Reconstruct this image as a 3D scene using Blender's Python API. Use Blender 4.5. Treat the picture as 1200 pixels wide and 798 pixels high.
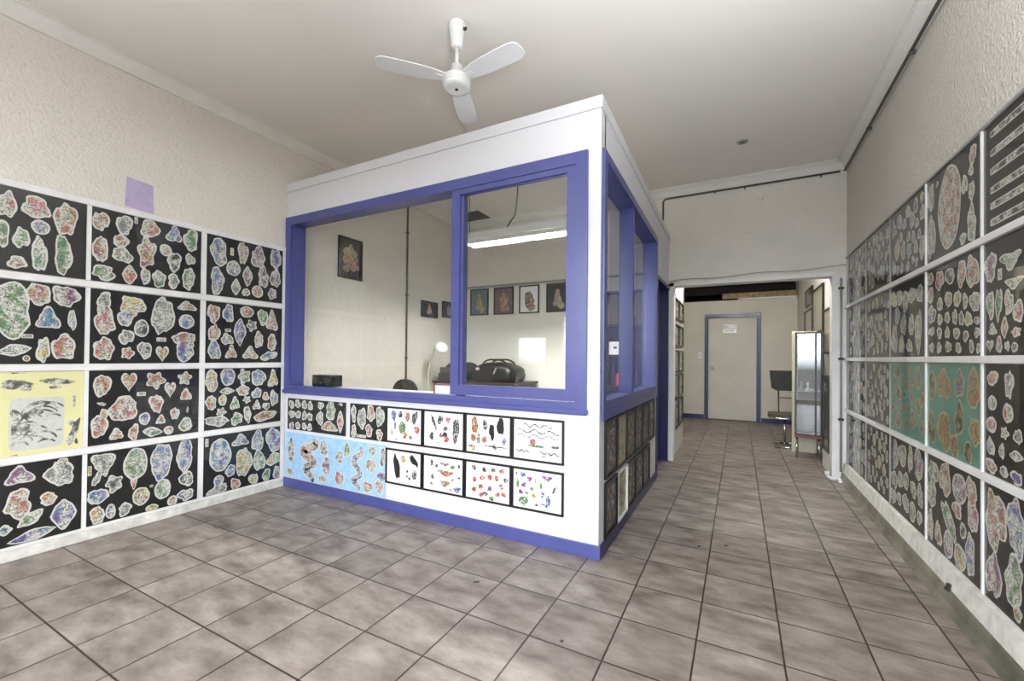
import bpy, bmesh, math, random
from mathutils import Vector, Matrix

for o in list(bpy.data.objects):
    bpy.data.objects.remove(o, do_unlink=True)
scene = bpy.context.scene
C = scene.collection
PI = math.pi
R = math.radians


def lin(c):
    return c / 12.92 if c <= 0.04045 else ((c + 0.055) / 1.055) ** 2.4


def rgb(r, g, b):
    return (lin(r / 255), lin(g / 255), lin(b / 255), 1.0)


# ------------------------------------------------------------------ measures of the place (metres)
T = 0.325                                   # floor tile
XL, XR = -3.763, 0.966                      # long side walls
YF, YO, YB = 2.539, 5.43, 9.57              # booth front, wall with the opening, far wall
XB = -0.747                                 # right face of the booth
YS = -1.45                                  # shop front, behind the camera
ZC = 3.26                                   # ceiling
EYE = 1.2206

# ------------------------------------------------------------------ camera
cam_d = bpy.data.cameras.new('camera')
cam = bpy.data.objects.new('camera', cam_d)
C.objects.link(cam)
cam_d.sensor_fit = 'HORIZONTAL'
cam_d.sensor_width = 36.0
cam_d.lens = 499.815 * 36.0 / 1200.0
cam_d.shift_y = 14.66 / 1200.0
cam_d.clip_start = 0.05
yaw, pitch, roll = R(28.0196), R(0.5641), R(0.5426)
fw = Vector((-math.sin(yaw) * math.cos(pitch), math.cos(yaw) * math.cos(pitch), math.sin(pitch)))
rt = Vector((math.cos(yaw), math.sin(yaw), 0))
up_ = rt.cross(fw)
r2 = rt * math.cos(roll) + up_ * math.sin(roll)
u2 = up_ * math.cos(roll) - rt * math.sin(roll)
cam.matrix_world = Matrix(((r2.x, u2.x, -fw.x, 0), (r2.y, u2.y, -fw.y, 0), (r2.z, u2.z, -fw.z, EYE), (0, 0, 0, 1)))
scene.camera = cam

# ------------------------------------------------------------------ sky, daylight portals, exposure
SKY, STREET, FLASH, CORRIDOR_FILL, TUBE, FILL_BATTEN = 11.0, 0.9, 35.0, 53.0, 600.0, 230.0
world = bpy.data.worlds.new('sky')
scene.world = world
world.use_nodes = True
wt = world.node_tree
wn = wt.nodes
# overcast sky above the horizon, sunlit pale street below it
w_tc = wn.new('ShaderNodeTexCoord')
w_sep = wn.new('ShaderNodeSeparateXYZ')
w_map = wn.new('ShaderNodeMapRange')
w_map.inputs['From Min'].default_value = -0.02
w_map.inputs['From Max'].default_value = 0.02
w_mix = wn.new('ShaderNodeMix')
w_mix.data_type = 'RGBA'
w_mix.inputs[6].default_value = (STREET * 0.97, STREET * 0.98, STREET * 0.97, 1)
w_mix.inputs[7].default_value = (SKY * 0.93, SKY * 0.98, SKY * 1.06, 1)
wt.links.new(w_tc.outputs['Generated'], w_sep.inputs[0])
wt.links.new(w_sep.outputs['Z'], w_map.inputs['Value'])
wt.links.new(w_map.outputs[0], w_mix.inputs[0])
wt.links.new(w_mix.outputs[2], wn['Background'].inputs['Color'])
wn['Background'].inputs['Strength'].default_value = 1.0

# a photographer's flash inferred behind the camera, plus unseen fill added beside it; both bounced
def flash(name, loc, tilt, turn, watts, spread=110):
    d = bpy.data.lights.new(name, 'AREA')
    d.shape = 'DISK'
    d.size = 0.7
    d.energy = watts
    d.spread = R(spread)
    d.color = (0.92, 0.975, 1.06)
    o = bpy.data.objects.new(name, d)
    o.location = loc
    o.rotation_euler = (R(180 + tilt), 0, R(turn))   # shining up, leaning towards +Y by tilt
    C.objects.link(o)


flash('bounce_light', (-2.0, -0.6, 1.6), -8, 0, FLASH)
flash('bounce_light', (0.25, 0.1, 1.5), -31, 0, CORRIDOR_FILL, 96)  # added to brighten the corridor by way of the ceiling


def portal(name, x0, x1, z0, z1):
    d = bpy.data.lights.new(name, 'AREA')
    d.shape = 'RECTANGLE'
    d.size, d.size_y = x1 - x0, z1 - z0
    d.cycles.is_portal = True
    o = bpy.data.objects.new(name, d)
    o.location = ((x0 + x1) / 2, YS - 0.12, (z0 + z1) / 2)
    o.rotation_euler = (R(90), 0, 0)         # -Z of the lamp points to +Y, into the shop
    C.objects.link(o)


WINS = [(-3.42, -2.86, 0.62, 1.56), (-2.58, -2.40, 0.62, 1.90), (-2.36, -0.62, 0.55, 2.95), (-0.50, 0.86, 0.12, 2.95)]
for k, w in enumerate(WINS):
    portal('daylight_portal', *w)

vs = scene.view_settings
scene.display_settings.display_device = 'sRGB'
vs.view_transform = 'Standard'
vs.look = 'None'
vs.exposure = 0.08
vs.gamma = 1.0
vs.use_curve_mapping = False

# ------------------------------------------------------------------ mesh helpers
def bx(bm, x0, x1, y0, y1, z0, z1, mi=0, bev=0.0):
    v = [bm.verts.new(p) for p in ((x0, y0, z0), (x1, y0, z0), (x1, y1, z0), (x0, y1, z0),
                                   (x0, y0, z1), (x1, y0, z1), (x1, y1, z1), (x0, y1, z1))]
    fs = []
    for q in ((3, 2, 1, 0), (4, 5, 6, 7), (0, 1, 5, 4), (1, 2, 6, 5), (2, 3, 7, 6), (3, 0, 4, 7)):
        f = bm.faces.new([v[i] for i in q])
        f.material_index = mi
        fs.append(f)
    if bev > 0:
        es = list({e for f in fs for e in f.edges})
        r = bmesh.ops.bevel(bm, geom=es, offset=bev, segments=2, affect='EDGES', profile=0.5)
        for f in r['faces']:
            f.material_index = mi
    return v


def prism(bm, pts, off, mi=0):
    """Closed outline pts (3-D) swept by the vector off."""
    off = Vector(off)
    a = [bm.verts.new(p) for p in pts]
    b = [bm.verts.new(Vector(p) + off) for p in pts]
    n = len(pts)
    fs = [bm.faces.new(a[::-1]), bm.faces.new(b)]
    for i in range(n):
        fs.append(bm.faces.new((a[i], a[(i + 1) % n], b[(i + 1) % n], b[i])))
    for f in fs:
        f.material_index = mi
    return fs


def lathe(bm, prof, c, n=32, mi=0, axis='z'):
    """prof: list of (radius, height) about the point c."""
    c = Vector(c)
    rings = []
    for r, h in prof:
        ring = []
        for k in range(n):
            a = 2 * PI * k / n
            p = (r * math.cos(a), r * math.sin(a), h)
            if axis == 'x':
                p = (p[2], p[0], p[1])
            elif axis == 'y':
                p = (p[0], p[2], p[1])
            ring.append(bm.verts.new(c + Vector(p)))
        rings.append(ring)
    for a, b in zip(rings, rings[1:]):
        for k in range(n):
            f = bm.faces.new((a[k], a[(k + 1) % n], b[(k + 1) % n], b[k]))
            f.smooth = True
            f.material_index = mi
    for ring in (rings[0][::-1], rings[-1]):
        f = bm.faces.new(ring)
        f.material_index = mi


def tube(bm, pts, r, n=10, mi=0):
    pts = [Vector(p) for p in pts]
    rings = []
    prev = None
    for i, p in enumerate(pts):
        d = (pts[min(i + 1, len(pts) - 1)] - pts[max(i - 1, 0)]).normalized()
        if prev is None:
            a = d.cross(Vector((0, 0, 1)) if abs(d.z) < 0.9 else Vector((1, 0, 0))).normalized()
        else:
            a = (prev - d * prev.dot(d)).normalized()
        prev = a
        b = d.cross(a)
        rr = r[i] if isinstance(r, (list, tuple)) else r
        rings.append([bm.verts.new(p + a * rr * math.cos(2 * PI * k / n) + b * rr * math.sin(2 * PI * k / n)) for k in range(n)])
    for a, b in zip(rings, rings[1:]):
        for k in range(n):
            f = bm.faces.new((a[k], a[(k + 1) % n], b[(k + 1) % n], b[k]))
            f.smooth = True
            f.material_index = mi
    for ring in (rings[0][::-1], rings[-1]):
        f = bm.faces.new(ring)
        f.material_index = mi


def arc(p0, p1, p2, n=8):
    """Quadratic curve through a corner."""
    p0, p1, p2 = Vector(p0), Vector(p1), Vector(p2)
    return [(1 - t) ** 2 * p0 + 2 * t * (1 - t) * p1 + t * t * p2 for t in [k / n for k in range(n + 1)]]


def ring_frame(bm, plane, c0, u0, u1, v0, v1, w, d0, d1, mi=0, bev=0.0):
    """Four mitred boards round a rectangle; plane 'y': u = x, v = z; plane 'x': u = y, v = z; depth d0..d1."""
    def P(u, v, d):
        return (u, d, v) if plane == 'y' else (d, u, v)
    o = [(u0, v0), (u1, v0), (u1, v1), (u0, v1)]
    i = [(u0 + w, v0 + w), (u1 - w, v0 + w), (u1 - w, v1 - w), (u0 + w, v1 - w)]
    off = Vector(P(0, 0, d1)) - Vector(P(0, 0, d0))
    for k in range(4):
        m = (k + 1) % 4
        prism(bm, [P(*o[k], d0), P(*o[m], d0), P(*i[m], d0), P(*i[k], d0)], off, mi)


def finish(bm, name, mats, parent=None, loc=None, smooth=False):
    bmesh.ops.recalc_face_normals(bm, faces=bm.faces[:])
    if loc is None:
        loc = parent.matrix_world.translation if parent else Vector((0, 0, 0))
    bmesh.ops.translate(bm, verts=bm.verts[:], vec=-Vector(loc))
    me = bpy.data.meshes.new(name)
    bm.to_mesh(me)
    bm.free()
    for m in (mats if isinstance(mats, (list, tuple)) else [mats]):
        me.materials.append(m)
    o = bpy.data.objects.new(name, me)
    C.objects.link(o)
    if parent:
        o.parent = parent
        o.location = Vector(loc) - parent.matrix_world.translation
    else:
        o.location = loc
    o.matrix_world = Matrix.Translation(loc)
    if smooth:
        for p in me.polygons:
            p.use_smooth = True
    return o


def thing(name, label, cat, loc, group=None):
    o = bpy.data.objects.new(name, None)
    C.objects.link(o)
    o.empty_display_size = 0.1
    o.location = loc
    o.matrix_world = Matrix.Translation(loc)
    return tag(o, label, cat, group)


def tag(o, label, cat, group=None):
    o['label'] = label
    o['category'] = cat
    if group:
        o['group'] = group
    return o


def struct(name, bm, mats, parent=None, smooth=False):
    o = finish(bm, name, mats, parent, (0, 0, 0) if parent is None else None, smooth)
    if parent is None:
        o['kind'] = 'structure'
    return o


def B():
    return bmesh.new()


# ------------------------------------------------------------------ materials
def new_mat(name):
    m = bpy.data.materials.new(name)
    m.use_nodes = True
    nt = m.node_tree
    return m, nt, nt.nodes['Principled BSDF']


def node(nt, kind, **kw):
    n = nt.nodes.new(kind)
    for k, v in kw.items():
        setattr(n, k, v)
    return n


def mth(nt, op, a, b=None, c=None, clamp=False):
    n = node(nt, 'ShaderNodeMath', operation=op, use_clamp=clamp)
    for i, x in enumerate((a, b, c)):
        if x is None:
            continue
        if isinstance(x, (int, float)):
            n.inputs[i].default_value = x
        else:
            nt.links.new(x, n.inputs[i])
    return n.outputs[0]


def mixc(nt, f, a, b, mode='MIX'):
    n = node(nt, 'ShaderNodeMix', data_type='RGBA', blend_type=mode)
    for i, x in ((0, f), (6, a), (7, b)):
        if isinstance(x, (int, float)):
            n.inputs[i].default_value = x
        elif isinstance(x, tuple):
            n.inputs[i].default_value = x
        else:
            nt.links.new(x, n.inputs[i])
    return n.outputs[2]


def ramp(nt, x, a, b):
    n = node(nt, 'ShaderNodeMapRange')
    n.inputs['From Min'].default_value = a
    n.inputs['From Max'].default_value = b
    nt.links.new(x, n.inputs['Value'])
    return n.outputs[0]


def coords(nt, scale=(1, 1, 1)):
    tc = node(nt, 'ShaderNodeTexCoord')
    mp = node(nt, 'ShaderNodeMapping')
    mp.inputs['Scale'].default_value = scale
    nt.links.new(tc.outputs['Object'], mp.inputs['Vector'])
    return mp.outputs[0]


def noise(nt, vec, scale, detail=3, rough=0.55):
    n = node(nt, 'ShaderNodeTexNoise')
    n.inputs['Scale'].default_value = scale
    n.inputs['Detail'].default_value = detail
    n.inputs['Roughness'].default_value = rough
    nt.links.new(vec, n.inputs['Vector'])
    return n.outputs['Fac']


def plain(name, col, rough=0.5, metal=0.0, coat=0.0, var=0.06, scale=9.0, bump=0.0, bscale=60.0, spec=0.5):
    """A painted or plain surface: base colour with a little procedural unevenness, optional grain."""
    m, nt, p = new_mat(name)
    v = coords(nt)
    nz = noise(nt, v, scale, 4)
    dark = tuple(c * (1 - 2 * var) for c in col[:3]) + (1,)
    lite = tuple(min(1, c * (1 + var)) for c in col[:3]) + (1,)
    nt.links.new(mixc(nt, ramp(nt, nz, 0.3, 0.7), dark, lite), p.inputs['Base Color'])
    p.inputs['Roughness'].default_value = rough
    p.inputs['Metallic'].default_value = metal
    p.inputs['Coat Weight'].default_value = coat
    p.inputs['Coat Roughness'].default_value = 0.04
    p.inputs['Specular IOR Level'].default_value = spec
    if bump:
        bn = node(nt, 'ShaderNodeBump')
        bn.inputs['Strength'].default_value = bump
        bn.inputs['Distance'].default_value = 0.01
        nt.links.new(noise(nt, v, bscale, 3), bn.inputs['Height'])
        nt.links.new(bn.outputs[0], p.inputs['Normal'])
    return m


def stippled(name, col, grain=0.55):
    """Thick textured render as on the old shop walls, with scattered stains."""
    m, nt, p = new_mat(name)
    v = coords(nt)
    big = noise(nt, v, 1.3, 5, 0.6)
    fine = noise(nt, v, 54, 3, 0.6)
    c = mixc(nt, ramp(nt, big, 0.3, 0.72), tuple(x * 0.90 for x in col[:3]) + (1,), col)
    pit = ramp(nt, fine, 0.30, 0.46)
    c = mixc(nt, pit, tuple(x * 0.86 for x in col[:3]) + (1,), c)
    spot = ramp(nt, noise(nt, v, 7.5, 2, 0.5), 0.735, 0.76)
    c = mixc(nt, mth(nt, 'MULTIPLY', spot, 0.22), c, rgb(130, 118, 104))
    nt.links.new(c, p.inputs['Base Color'])
    p.inputs['Roughness'].default_value = 0.75
    bn = node(nt, 'ShaderNodeBump')
    bn.inputs['Strength'].default_value = grain
    bn.inputs['Distance'].default_value = 0.014
    nt.links.new(fine, bn.inputs['Height'])
    nt.links.new(bn.outputs[0], p.inputs['Normal'])
    return m


def tiles():
    m, nt, p = new_mat('brown_floor_tile')
    tc = node(nt, 'ShaderNodeTexCoord')
    sp = node(nt, 'ShaderNodeSeparateXYZ')
    nt.links.new(tc.outputs['Object'], sp.inputs[0])
    cells, dist = [], []
    for ax, o in (('X', -0.8088), ('Y', 1.7037)):
        t = mth(nt, 'DIVIDE', mth(nt, 'SUBTRACT', sp.outputs[ax], o), T)
        cells.append(mth(nt, 'FLOOR', t))
        f = mth(nt, 'FRACT', t)
        dist.append(mth(nt, 'MULTIPLY', mth(nt, 'MINIMUM', f, mth(nt, 'SUBTRACT', 1.0, f)), T))
    cb = node(nt, 'ShaderNodeCombineXYZ')
    nt.links.new(cells[0], cb.inputs[0])
    nt.links.new(cells[1], cb.inputs[1])
    wh = node(nt, 'ShaderNodeTexWhiteNoise', noise_dimensions='2D')
    nt.links.new(cb.outputs[0], wh.inputs['Vector'])
    # each tile shows its own piece of a cloudy pattern
    sh = node(nt, 'ShaderNodeVectorMath', operation='MULTIPLY_ADD')
    nt.links.new(wh.outputs['Color'], sh.inputs[0])
    sh.inputs[1].default_value = (9, 9, 9)
    nt.links.new(tc.outputs['Object'], sh.inputs[2])
    st = node(nt, 'ShaderNodeMapping')
    st.inputs['Scale'].default_value = (3.2, 6.5, 1)
    st.inputs['Rotation'].default_value = (0, 0, R(25))
    nt.links.new(sh.outputs[0], st.inputs['Vector'])
    cloud = noise(nt, st.outputs[0], 1.5, 4, 0.55)
    grain = noise(nt, tc.outputs['Object'], 55, 4, 0.7)
    base = mixc(nt, ramp(nt, cloud, 0.3, 0.72), rgb(106, 96, 89), rgb(173, 162, 154))
    base = mixc(nt, mth(nt, 'MULTIPLY', ramp(nt, grain, 0.35, 0.75), 0.22), base, rgb(92, 80, 72))
    base = mixc(nt, mth(nt, 'MULTIPLY', wh.outputs['Value'], 0.16), base, rgb(96, 84, 76))
    spot = ramp(nt, noise(nt, tc.outputs['Object'], 10.0, 1, 0.4), 0.785, 0.80)
    base = mixc(nt, spot, base, rgb(58, 48, 42))
    d = mth(nt, 'MINIMUM', dist[0], dist[1])
    g = ramp(nt, d, 0.0026, 0.0046)
    col = mixc(nt, g, rgb(52, 43, 37), base)
    nt.links.new(col, p.inputs['Base Color'])
    nt.links.new(mth(nt, 'ADD', mth(nt, 'MULTIPLY', grain, 0.22), 0.33), p.inputs['Roughness'])
    bn = node(nt, 'ShaderNodeBump')
    bn.inputs['Strength'].default_value = 0.5
    bn.inputs['Distance'].default_value = 0.004
    nt.links.new(mth(nt, 'ADD', g, mth(nt, 'MULTIPLY', cloud, 0.25)), bn.inputs['Height'])
    nt.links.new(bn.outputs[0], p.inputs['Normal'])
    return m


def clear_glass(name, tint=(0.97, 0.98, 0.97, 1), f0=0.04):
    """One pane: sees straight through, mirrors as glass does (Schlick)."""
    m = bpy.data.materials.new(name)
    m.use_nodes = True
    nt = m.node_tree
    nt.nodes.clear()
    out = node(nt, 'ShaderNodeOutputMaterial')
    tr = node(nt, 'ShaderNodeBsdfTransparent')
    tr.inputs[0].default_value = tint
    gl = node(nt, 'ShaderNodeBsdfGlossy')
    gl.inputs['Roughness'].default_value = 0.0
    lw = node(nt, 'ShaderNodeLayerWeight')
    lw.inputs['Blend'].default_value = 0.5
    f5 = mth(nt, 'POWER', lw.outputs['Facing'], 5.0)
    fr = mth(nt, 'MULTIPLY_ADD', f5, 1 - f0, f0)
    mx = node(nt, 'ShaderNodeMixShader')
    nt.links.new(fr, mx.inputs[0])
    nt.links.new(tr.outputs[0], mx.inputs[1])
    nt.links.new(gl.outputs[0], mx.inputs[2])
    nt.links.new(mx.outputs[0], out.inputs[0])
    return m


def ink(name, paper, mark=rgb(38, 36, 38), sat=0.78, lines=0.80, hue=0.16, blots=0.62):
    """Hand-coloured drawing: washes round the design's own colour over paper, with dark line work."""
    m, nt, p = new_mat(name)
    tc = node(nt, 'ShaderNodeTexCoord')
    at = node(nt, 'ShaderNodeAttribute', attribute_name='ink_colour')
    v = tc.outputs['Object']
    hs = node(nt, 'ShaderNodeHueSaturation')
    hs.inputs['Saturation'].default_value = sat
    hn = ramp(nt, noise(nt, v, 15, 1, 0.5), 0.3, 0.7)
    nt.links.new(mth(nt, 'ADD', mth(nt, 'MULTIPLY', mth(nt, 'SUBTRACT', hn, 0.5), hue), 0.5), hs.inputs['Hue'])
    nt.links.new(at.outputs['Color'], hs.inputs['Color'])
    wash = ramp(nt, noise(nt, v, 22, 2, 0.5), 0.44, 0.60)
    c = mixc(nt, mth(nt, 'MULTIPLY', wash, 0.9), paper, hs.outputs[0])
    n2 = noise(nt, v, 52, 2, 0.5)
    line = mth(nt, 'SUBTRACT', 1.0, ramp(nt, mth(nt, 'ABSOLUTE', mth(nt, 'SUBTRACT', n2, 0.5)), 0.02, 0.055))
    c = mixc(nt, mth(nt, 'MULTIPLY', line, lines), c, mark)
    blot = ramp(nt, noise(nt, v, 21, 2, 0.5), 0.57, 0.66)
    c = mixc(nt, mth(nt, 'MULTIPLY', blot, blots), c, mixc(nt, 0.6, hs.outputs[0], mark))
    nt.links.new(c, p.inputs['Base Color'])
    p.inputs['Roughness'].default_value = 0.45
    p.inputs['Coat Weight'].default_value = 1.0
    p.inputs['Coat Roughness'].default_value = 0.03
    return m


def solid_ink(name):
    m, nt, p = new_mat(name)
    at = node(nt, 'ShaderNodeAttribute', attribute_name='ink_colour')
    tc = node(nt, 'ShaderNodeTexCoord')
    v = tc.outputs['Object']
    c = mixc(nt, ramp(nt, noise(nt, v, 75, 2, 0.5), 0.50, 0.62), at.outputs['Color'], rgb(222, 216, 208))
    n2 = noise(nt, v, 95, 2, 0.5)
    line = mth(nt, 'SUBTRACT', 1.0, ramp(nt, mth(nt, 'ABSOLUTE', mth(nt, 'SUBTRACT', n2, 0.5)), 0.03, 0.08))
    # solid blacks stay black
    lum = node(nt, 'ShaderNodeRGBToBW')
    nt.links.new(at.outputs['Color'], lum.inputs[0])
    c = mixc(nt, ramp(nt, lum.outputs[0], 0.004, 0.03), at.outputs['Color'], c)
    c = mixc(nt, mth(nt, 'MULTIPLY', line, 0.7), c, rgb(34, 30, 32))
    nt.links.new(c, p.inputs['Base Color'])
    p.inputs['Roughness'].default_value = 0.4
    p.inputs['Coat Weight'].default_value = 0.6
    return m


def emitter(name, col, s):
    m, nt, p = new_mat(name)
    p.inputs['Base Color'].default_value = col
    p.inputs['Emission Color'].default_value = col
    p.inputs['Emission Strength'].default_value = s
    return m


M_WALL = stippled('textured_cream_wall', rgb(232, 226, 214), 0.7)
M_WALLR = stippled('textured_wall_dim', rgb(220, 215, 205), 0.95)  # same paint as the left wall; the duller tone stands for dimmer light
M_WALLO = stippled('textured_white_wall', rgb(236, 232, 222))
M_PLASTER = plain('cream_plaster', rgb(212, 207, 193), 0.7, var=0.05, scale=1.5, bump=0.12, bscale=14)
M_CEIL = plain('ceiling_paint', rgb(228, 223, 215), 0.8, var=0.02, scale=0.8)
M_CORN = plain('cornice_white', rgb(226, 223, 217), 0.6, var=0.02)
M_WHITE = plain('booth_white_paint', rgb(215, 215, 218), 0.45, var=0.012, scale=2.5)
M_TRIM = plain('white_trim', rgb(232, 231, 228), 0.45, var=0.05, scale=6)
M_WORN = plain('worn_white_trim', rgb(222, 219, 211), 0.55, var=0.12, scale=14, bump=0.2, bscale=40)
M_BLUE = plain('blue_gloss_paint', rgb(76, 81, 140), 0.28, var=0.05, scale=5)
M_NAVY = plain('blue_door_paint', rgb(38, 42, 90), 0.3, var=0.05, scale=3)
M_BLACK = plain('black_frame', rgb(12, 12, 13), 0.35)
M_DARK = plain('dark_grey_rubber', rgb(46, 44, 42), 0.6)
M_SHEET = plain('black_card', rgb(11, 10, 10), 0.5, coat=0.9, var=0.2, scale=3)
M_GREEN = plain('green_card', rgb(92, 140, 124), 0.5, coat=0.9, var=0.1, scale=8)
M_YELLOW = plain('yellow_card', rgb(226, 222, 164), 0.55, coat=0.6, var=0.03, scale=4)
M_SKYB = plain('light_blue_card', rgb(158, 199, 232), 0.5, coat=0.5, var=0.09, scale=22)
M_PAPER = plain('white_paper', rgb(208, 208, 199), 0.5, coat=0.9, var=0.04, scale=40)
M_WPAPER = plain('bright_paper', rgb(240, 240, 240), 0.45, coat=0.6, var=0.01)
M_TAN = plain('tan_paper', rgb(178, 172, 132), 0.5, coat=0.9, var=0.08, scale=30)
M_INK = ink('coloured_ink', rgb(204, 203, 192))
M_INKT = ink('coloured_ink_on_tan', rgb(150, 140, 100))
M_SOLID = solid_ink('solid_ink')
M_FLOOR = tiles()
M_GLASS = clear_glass('window_glass', f0=0.027)
M_PANE = clear_glass('cabinet_glass', f0=0.10)
M_CHROME = plain('chrome', rgb(205, 205, 205), 0.12, metal=1.0, var=0.02)
M_MIRROR = plain('mirror', rgb(225, 228, 226), 0.02, metal=1.0, var=0.0)
M_BRASS = plain('brass', rgb(170, 140, 70), 0.3, metal=1.0)
M_FAN = plain('white_enamel', rgb(226, 226, 224), 0.3, var=0.01)
M_WOOD = plain('rough_timber', rgb(150, 128, 98), 0.7, var=0.25, scale=12, bump=0.3, bscale=30)
M_DWOOD = plain('dark_timber', rgb(46, 33, 26), 0.5, var=0.25, scale=10)
M_VOID = plain('dark_roof_space', rgb(26, 22, 20), 0.9, var=0.2)  # near-black puts the roof void's darkness into colour; also backs the vent
M_DOOR = plain('door_cream', rgb(206, 202, 190), 0.5, var=0.035, scale=3)
M_CONDUIT = plain('grey_conduit', rgb(92, 88, 82), 0.5)
M_GREY = plain('grey_plastic', rgb(150, 150, 148), 0.5)
M_BAG = plain('black_vinyl', rgb(12, 12, 14), 0.4, var=0.15, bump=0.4, bscale=25)
M_CUSH = plain('charcoal_fabric', rgb(40, 42, 40), 0.8, var=0.1, bump=0.1, bscale=200)
M_SEATT = plain('brown_vinyl', rgb(84, 78, 68), 0.6, var=0.1)
M_PURPLE = plain('purple_paint_patch', rgb(186, 172, 204), 0.75, var=0.06, scale=14, bump=0.5, bscale=38)
M_BONE = plain('old_bone', rgb(190, 176, 140), 0.6, var=0.2, scale=30)
M_ORANGE = plain('orange_plastic', rgb(200, 86, 40), 0.4)
M_SKIRT = plain('grimy_skirting', rgb(122, 118, 104), 0.4, var=0.3, scale=5)
M_OLIVE = plain('olive_print', rgb(66, 64, 52), 0.4, coat=0.8, var=0.25, scale=25)
M_PALE = plain('pale_print', rgb(176, 172, 148), 0.4, coat=0.8, var=0.1, scale=20)
M_DARKP = plain('dark_picture_ground', rgb(44, 42, 44), 0.35, coat=0.6, var=0.2, scale=15)
M_BLUEP = plain('blue_picture_ground', rgb(96, 116, 128), 0.35, coat=0.6, var=0.2, scale=15)
M_MAUVEP = plain('mauve_picture_ground', rgb(120, 100, 104), 0.35, coat=0.6, var=0.2, scale=15)
M_INKP = ink('painted_figure_ink', rgb(196, 176, 150), rgb(50, 44, 44))
M_INKY = ink('grey_brush_ink', rgb(206, 205, 192), rgb(66, 66, 66), 0.2, 0.62, 0.0, 0.35)
M_CREAM = plain('cream_enamel', rgb(214, 208, 184), 0.4)
M_BROWN = plain('brown_laminate', rgb(96, 80, 60), 0.4, var=0.15)
M_REDWOOD = plain('reddish_wood', rgb(120, 62, 44), 0.4, var=0.15)
M_BEIGE = plain('beige_board', rgb(172, 164, 138), 0.35, coat=0.7, var=0.08, scale=12)
M_TUBE = emitter('fluorescent_tube', (1.0, 0.99, 0.96, 1), TUBE)
M_SHELFG = plain('shelf_glass_edge', rgb(190, 205, 200), 0.1, var=0.02)
M_FILL_BATTEN = emitter('fill_batten_tube', (1.0, 0.99, 0.95, 1), FILL_BATTEN)

# ================================================================== THE SETTING
bm = B()
bx(bm, XL - 0.12, XR + 0.12, YS - 0.15, YB + 0.8, -0.12, 0.0)
struct('floor', bm, M_FLOOR)

bm = B()
bx(bm, XL - 0.12, XR + 0.12, YS - 0.15, YO + 0.10, ZC, ZC + 0.1)
struct('ceiling', bm, M_CEIL)
bm = B()
bx(bm, XL - 0.12, XL, YS - 0.15, YO + 0.12, 0, ZC)
wl = struct('wall_left', bm, M_WALL)
bm = B()
prism(bm, [(XL + 0.0005, 1.335, 2.245), (XL + 0.0005, 1.50, 2.235), (XL + 0.0005, 1.496, 2.44), (XL + 0.0005, 1.345, 2.452)], (0.0015, 0, 0))
struct('paint_patch', bm, M_PURPLE, wl)['label'] = 'pale purple patch of old paint'
bm = B()
bx(bm, XR, XR + 0.12, YS - 0.15, YB + 0.8, 0, ZC)
struct('wall_right', bm, M_WALLR)

# wall with the wide opening to the back room
bm = B()
bx(bm, XL, -0.80, YO, YO + 0.12, 0, ZC)
bx(bm, -0.80, XR, YO, YO + 0.12, 2.105, ZC)
bx(bm, -0.80, -0.705, YO, YO + 0.12, 0, 2.105)
bx(bm, 0.858, XR, YO, YO + 0.12, 0, 2.105)
struct('wall_opening', bm, M_WALLO)
bm = B()
bx(bm, -0.745, -0.690, YO - 0.022, YO + 0.135, 0, 2.13, bev=0.003)
bx(bm, -0.745, 0.862, YO - 0.022, YO + 0.135, 2.085, 2.13, bev=0.003)
bx(bm, 0.845, XR - 0.001, YO - 0.016, YO + 0.125, 0.0, 2.09, bev=0.003)
struct('trim_opening', bm, M_TRIM)

# back room
bm = B()
bx(bm, -0.82, -0.715, YO + 0.12, 6.62, 0, 2.75)
bx(bm, -1.14, -1.02, 6.62, YB + 0.1, 0, 2.75)
bx(bm, -1.02, -0.82, 6.50, 6.62, 0, 2.75)
struct('wall_passage', bm, M_PLASTER)
bm = B()
bx(bm, -1.02, -0.625, YB, YB + 0.1, 0, 2.40)
bx(bm, 0.378, XR, YB, YB + 0.1, 0, 2.40)
bx(bm, -0.625, 0.378, YB, YB + 0.1, 2.13, 2.40)
struct('wall_back', bm, M_PLASTER)
bm = B()
bx(bm, -1.14, XR + 0.1, YO + 0.12, YB + 0.8, 2.75, 2.85)
bx(bm, -1.14, XR + 0.1, YB + 0.7, YB + 0.8, 0, 2.85)  # back and side closed to the floor, unseen, added to stop daylight leaking
bx(bm, -1.24, -1.14, YB + 0.1, YB + 0.8, 0, 2.85)
struct('ceiling_back_enclosure', bm, M_VOID)
bm = B()
bx(bm, -0.02, XR - 0.01, YB - 0.02, YB + 0.10, 2.405, 2.43, 1)
bx(bm, -0.30, XR - 0.01, YB + 0.0, YB + 0.12, 2.432, 2.54, 0, 0.006)
bx(bm, -1.02, XR - 0.01, YB + 0.16, YB + 0.26, 2.55, 2.70, 3)  # dark bar, shade of the roof void put into its colour
struct('beam_timber', bm, [M_WOOD, M_TRIM, M_DWOOD, M_VOID])
bm = B()
bx(bm, -1.02, -0.63, YB - 0.015, YB, 0, 0.09)
bx(bm, 0.385, XR, YB - 0.015, YB, 0, 0.09)
struct('baseboard_back', bm, M_NAVY)

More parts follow.
